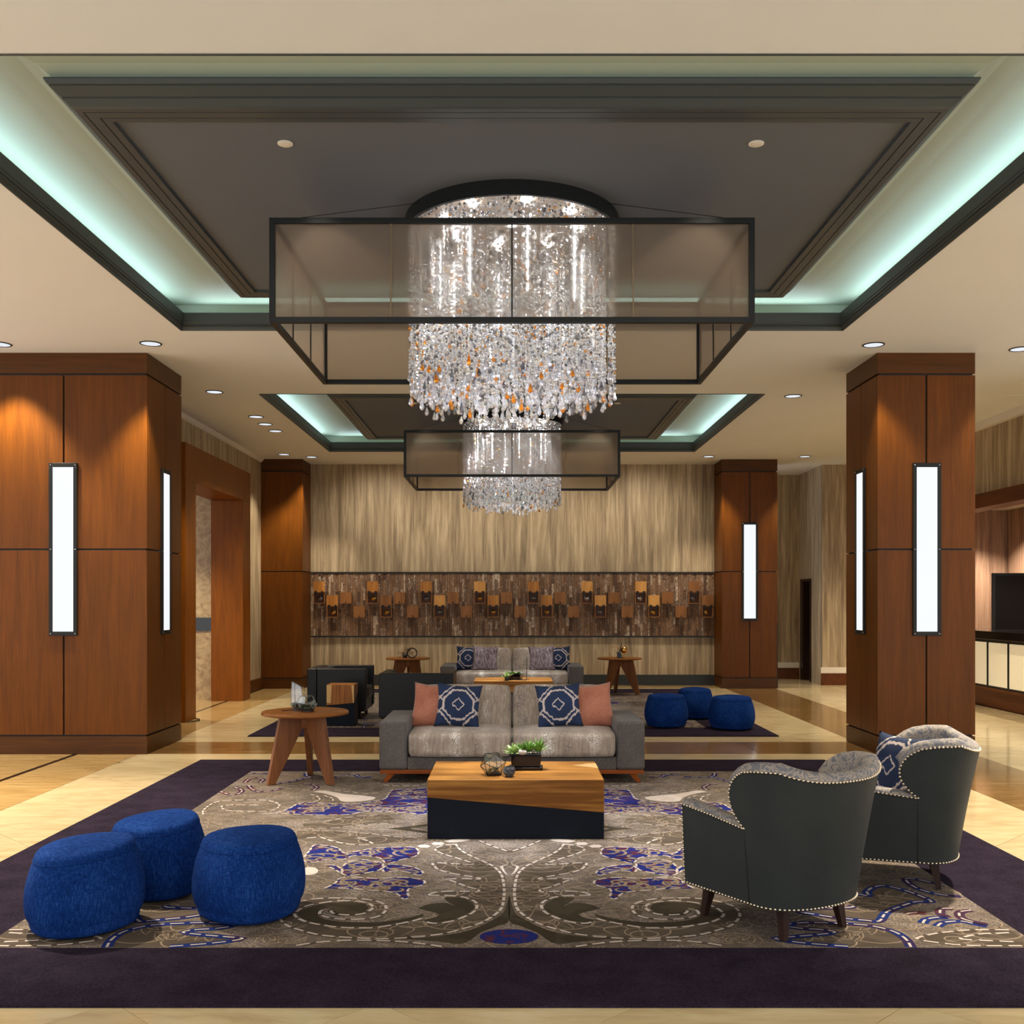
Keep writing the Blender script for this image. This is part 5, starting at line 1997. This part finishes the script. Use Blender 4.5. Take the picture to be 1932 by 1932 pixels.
trapbox(MB(), .112, .06, .118, .066, .002, .022).build('saucer', 'glaze', p1, .005)
trapbox(MB(), .098, .05, .108, .056, .022, .115).build('pot', 'glaze', p1, .008, 3)
box('soil', 'soil', -.096, .096, -.044, .044, .1155, .119, p1)
R = random.Random(8)
m = MB()
blades(m, (.02, 0, .115), 60, .105, .016, R, .9, .5)
blades(m, (-.03, .01, .115), 30, .085, .016, R, .9, .3)
blades(m, (.085, -.01, .115), 34, .12, .020, R, .8, .35)
o = m.build('upright_leaves', 'leaf', p1)
o['kind'] = 'stuff'
m = MB()
blades(m, (-.085, -.02, .11), 46, .085, .017, R, 1.0, .05)
rosette(m, (-.085, -.02, .115), .06, R, 4)
o = m.build('pale_leaves', 'leaf_pale', p1)
o['kind'] = 'stuff'
MB().sphere((-.025, -.045, .122), .035, 14, 9, (1, .6, .5)).build('pebble', 'stone', p1)
m = MB()
for k in range(14):
    m.sphere((R.uniform(-.02, .09), R.uniform(-.05, -.03), .120), R.uniform(.004, .009), 7, 5)
o = m.build('gravel', 'stone', p1)
o['kind'] = 'stuff'

# small faceted pot
fp = MB()
rr = [(.024, .002), (.042, .032), (.040, .050), (.034, .066), (.030, .066), (.026, .045), (0, .045)]
n = 7
vs, fs = [], []
for j, (r, z) in enumerate(rr):
    for i in range(n):
        a = 2 * pi * (i + (.5 if j % 2 == 1 and j < 4 else 0)) / n
        vs.append((r * cos(a), r * sin(a), z))
for j in range(len(rr) - 1):
    for i in range(n):
        k = (i + 1) % n
        fs += [(j * n + i, j * n + k, (j + 1) * n + i), (j * n + k, (j + 1) * n + k, (j + 1) * n + i)]
fs.append(tuple(range(n - 1, -1, -1)))
fp.add(vs, fs)
o = fp.build('pot', 'greypot', loc=(.024 - .042, 6.79, TZ))
tag(o, 'tiny faceted dark grey pot between terrarium and planter', 'pot')

# near side table: tall glass lantern terrarium and a dodecahedron one
SZ = .61
tx, ty = -1.766, 8.83
g2 = thing('terrarium', 'tall slanted glass terrarium with dark succulents on the nearer side table', 'terrarium', (tx - .075, ty + .12, SZ), .2)
n = 6
bv = [Vector((.062 * cos(2 * pi * i / n), .062 * sin(2 * pi * i / n), .004)) for i in range(n)]
mv = [Vector((.072 * cos(2 * pi * i / n), .072 * sin(2 * pi * i / n), .06)) for i in range(n)]
tv_ = [Vector((-.012 + .052 * cos(2 * pi * i / n), .052 * sin(2 * pi * i / n), .215 - .55 * .052 * cos(2 * pi * i / n))) for i in range(n)]
V = bv + mv + tv_
Fs = [(i, (i + 1) % n, n + (i + 1) % n, n + i) for i in range(n)] + [(n + i, n + (i + 1) % n, 2 * n + (i + 1) % n, 2 * n + i) for i in range(n)] + [tuple(range(2 * n, 3 * n))] + [tuple(range(n - 1, -1, -1))]
framed(g2, V, Fs, .002, None, 'pewter')
MB().lathe([(0, .006), (.055, .006), (.06, .035), (0, .042)], 12).build('soil', 'soil', g2)
R = random.Random(4)
m = MB()
for k in range(4):
    rosette(m, (R.uniform(-.03, .035), R.uniform(-.035, .02), .04), .048, R, 4)
o = m.build('succulents', 'leaf_dark', g2)
o['kind'] = 'stuff'
m = MB()
m.tube([(-.10, -.07, .006), (-.05, -.085, .012), (0, -.08, .006), (.05, -.09, .010), (.08, -.07, .004)], .004, 6)
m.tube([(-.10, -.07, .004), (-.115, -.075, .012), (-.12, -.07, .002)], .004, 6)
tag(m.build('twig', 'dark_leg', loc=(tx - .075, ty + .06, SZ)), 'small dark twig lying before the tall glass terrarium', 'twig')

g3 = thing('terrarium', 'rounded polygon glass terrarium of dark succulents on the nearer side table', 'terrarium', (tx + .02, ty - .03, SZ), .3)
vv = []
for r, z, o_ in ((.052, .004, 0), (.088, .065, 0), (.088, .075, .5), (.058, .132, .5)):
    for i in range(5):
        a = 2 * pi * (i + o_) / 5
        vv.append(Vector((r * cos(a), r * sin(a), z)))
fs = [tuple(range(4, -1, -1)), tuple(range(15, 20))]
for i in range(5):
    k = (i + 1) % 5
    fs.append((i, k, 5 + k, 10 + i, 5 + i))
    fs.append((15 + i, 10 + i, 5 + k, 10 + k, 15 + k))
framed(g3, vv, fs, .002, 1, 'pewter')
MB().lathe([(0, .006), (.05, .006), (.062, .03), (0, .036)], 12).build('soil', 'soil', g3)
m = MB()
for k in range(6):
    rosette(m, (R.uniform(-.04, .04), R.uniform(-.045, .03), .034), .042, R, 4)
o = m.build('succulents', 'leaf_dark', g3)
o['kind'] = 'stuff'
for k in range(3):
    MB().sphere((-.02 + .03 * k, -.05, .034), .007, 8, 6).build('pebble', 'stone', g3)

# far coffee table
fz = .395
fy = 15.12
o1 = thing('potted_plant', 'small yellow green plant in a dark pot on the farther coffee table', 'plant', (-.075, fy - .10, fz))
MB().lathe([(.03, .002), (.036, .05), (.03, .05), (0, .044)], 10).build('pot', 'greypot', o1)
m = MB()
R = random.Random(6)
blades(m, (0, 0, .045), 40, .11, .022, R, 1.1, .1)
o = m.build('leaves', 'leaf_pale', o1)
o['kind'] = 'stuff'
o2 = thing('planter', 'black tray planter of low green plants on the farther coffee table', 'planter', (.035, fy + .06, fz))
trapbox(MB(), .105, .05, .115, .055, .002, .095).build('pot', 'glaze', o2, .006)
m = MB()
for k in range(9):
    rosette(m, (R.uniform(-.09, .09), R.uniform(-.04, .03), .09), .04, R, 3)
o = m.build('leaves', 'leaf', o2)
o['kind'] = 'stuff'
ot = thing('tray', 'thin brown tray with a lizard-like silhouette under the bottle on the farther coffee table', 'tray', (.16, fy - .03, fz))
ot['label'] = 'thin dark tray under the bottle on the farther coffee table'
box('plate', 'dark_leg', -.11, .05, -.035, .035, .0, .008, ot, .002)
ob = thing('bottle', 'clear glass bottle standing on the farther coffee table', 'bottle', (.135, fy - .03, fz + .008))
MB().lathe([(.022, .002), (.026, .006), (.026, .13), (.012, .16), (.011, .19), (.014, .192), (.014, .196), (.009, .196), (.009, .16), (.022, .13), (.022, .01), (0, .01)], 20).build('glass_body', 'pane', ob)
MB().lathe([(.010, .196), (.012, .21), (0, .212)], 12).build('stopper', 'chrome', ob)
ol = thing('stand', 'thin black rod stand with a ring on the farther coffee table', 'stand', (.215, fy - .02, fz))
MB().tube([(0, 0, .004), (0, 0, .335)], .004, 8).build('rod', 'black', ol)
MB().tube([(-.10, 0, .222), (.02, 0, .222)], .0025, 6).build('arm', 'black', ol)
MB().tube([(.055 + .035 * cos(2 * pi * i / 20), 0, .225 + .03 * sin(2 * pi * i / 20)) for i in range(20)], .0025, 6, True).build('ring', 'chrome', ol)
for k in range(3):
    a = 2 * pi * k / 3 + .4
    MB().tube([(0, 0, .02), (.045 * cos(a), .045 * sin(a), .003)], .003, 6).build('foot', 'black', ol)

# far left table: pot with dry air plant, spoked ring
tx, ty = -1.725, 17.13
a1 = thing('potted_air_plant', 'spiky dry air plant in a dark pot on the far left table', 'plant', (tx - .045, ty - .05, SZ))
MB().lathe([(.03, .002), (.042, .035), (.044, .058), (.038, .058), (0, .05)], 10).build('pot', 'greypot', a1)
m = MB()
R = random.Random(12)
for cx, cz, l, nn in ((-.03, .07, .13, 12), (.06, .13, .16, 14)):
    for k in range(nn):
        a = 2 * pi * k / nn + R.uniform(-.2, .2)
        e = R.uniform(.6, 1)
        m.tube([(0, 0, .05), (cx, 0, cz)], .003, 5)
        m.tube([(cx, 0, cz), (cx + l * e * .6 * cos(a), R.uniform(-.06, .06), cz + l * e * .6 * sin(a)), (cx + l * e * cos(a), R.uniform(-.09, .09), cz + l * e * sin(a) - .01)], [.005, .004, .001], 5)
o = m.build('spiky_leaves', 'dry', a1)
o['kind'] = 'stuff'
a2 = thing('ring_sculpture', 'black spoked ring standing on the far left side table', 'sculpture', (tx + .085, ty - .16, SZ), .25)
MB().tube([(.078 * cos(2 * pi * i / 32), 0, .088 + .078 * sin(2 * pi * i / 32)) for i in range(32)], .0095, 8, True).build('ring', 'black', a2)
for a in (.45, .45 + pi / 2):
    for s in (0, pi):
        MB().tube([(0, 0, .088), (.072 * cos(a + s), 0, .088 + .072 * sin(a + s))], .0035, 6).build('spoke', 'black', a2)
box('foot', 'black', -.03, .03, -.02, .02, 0, .012, a2)

# far right table: globe, hoop, slate slab sculpture
tx = 1.783
b1 = thing('globe', 'shiny gold globe in a half ring stand on the far right table', 'globe', (tx + .065, ty - .04, SZ))
MB().sphere((0, 0, .13), .055, 24, 16).build('ball', 'brass', b1)
MB().tube([(.068 * cos(a), 0, .13 + .068 * sin(a)) for a in [radians(-115 + 8 * i) for i in range(24)]], .0045, 8).build('meridian', 'brass', b1)
MB().lathe([(.034, .0), (.034, .006), (.012, .014), (.007, .03), (.009, .06), (0, .062)], 18).build('base', 'brass', b1)
b2 = thing('hoop_sculpture', 'thin gold hoop leaning on the far right side table', 'sculpture', (tx - .085, ty - .03, SZ), .2)
MB().tube([(.085 * cos(2 * pi * i / 36) , .0, .093 + .085 * sin(2 * pi * i / 36) * 1.05) for i in range(36)], .0045, 8, True).build('hoop', 'brass', b2)
MB().tube([(-.03, 0, .16), (.05, 0, .06)], .0025, 6).build('rod', 'brass', b2)
b3 = thing('slab_sculpture', 'dark slate block with an upright blade on the far right table', 'sculpture', (tx - .01, ty - .07, SZ))
m = MB().prism([(-.03, .002), (.035, .002), (.04, .05), (.012, .105), (-.03, .095), (-.042, .075)], -.03, .03, lambda p, q, h: (p, h, q))
fixn(m.build('block', 'slate', b3, .003))
m = MB().prism([(-.002, .10), (.012, .10), (.04, .235), (.03, .24)], -.012, .012, lambda p, q, h: (p, h, q))
fixn(m.build('blade', 'dark_leg', b3))
box('plinth', 'slate', -.015, .03, -.035, .01, .0, .012, b3)

# loose cable by the portal
m = MB().tube([(-4.15, 13.2, .007), (-4.08, 13.28, .007), (-4.05, 13.4, .007), (-4.09, 13.52, .007), (-4.16, 13.58, .007)], .006, 6)
tag(m.build('cable', 'black'), 'short black cable lying on the floor at the wood portal', 'cable')
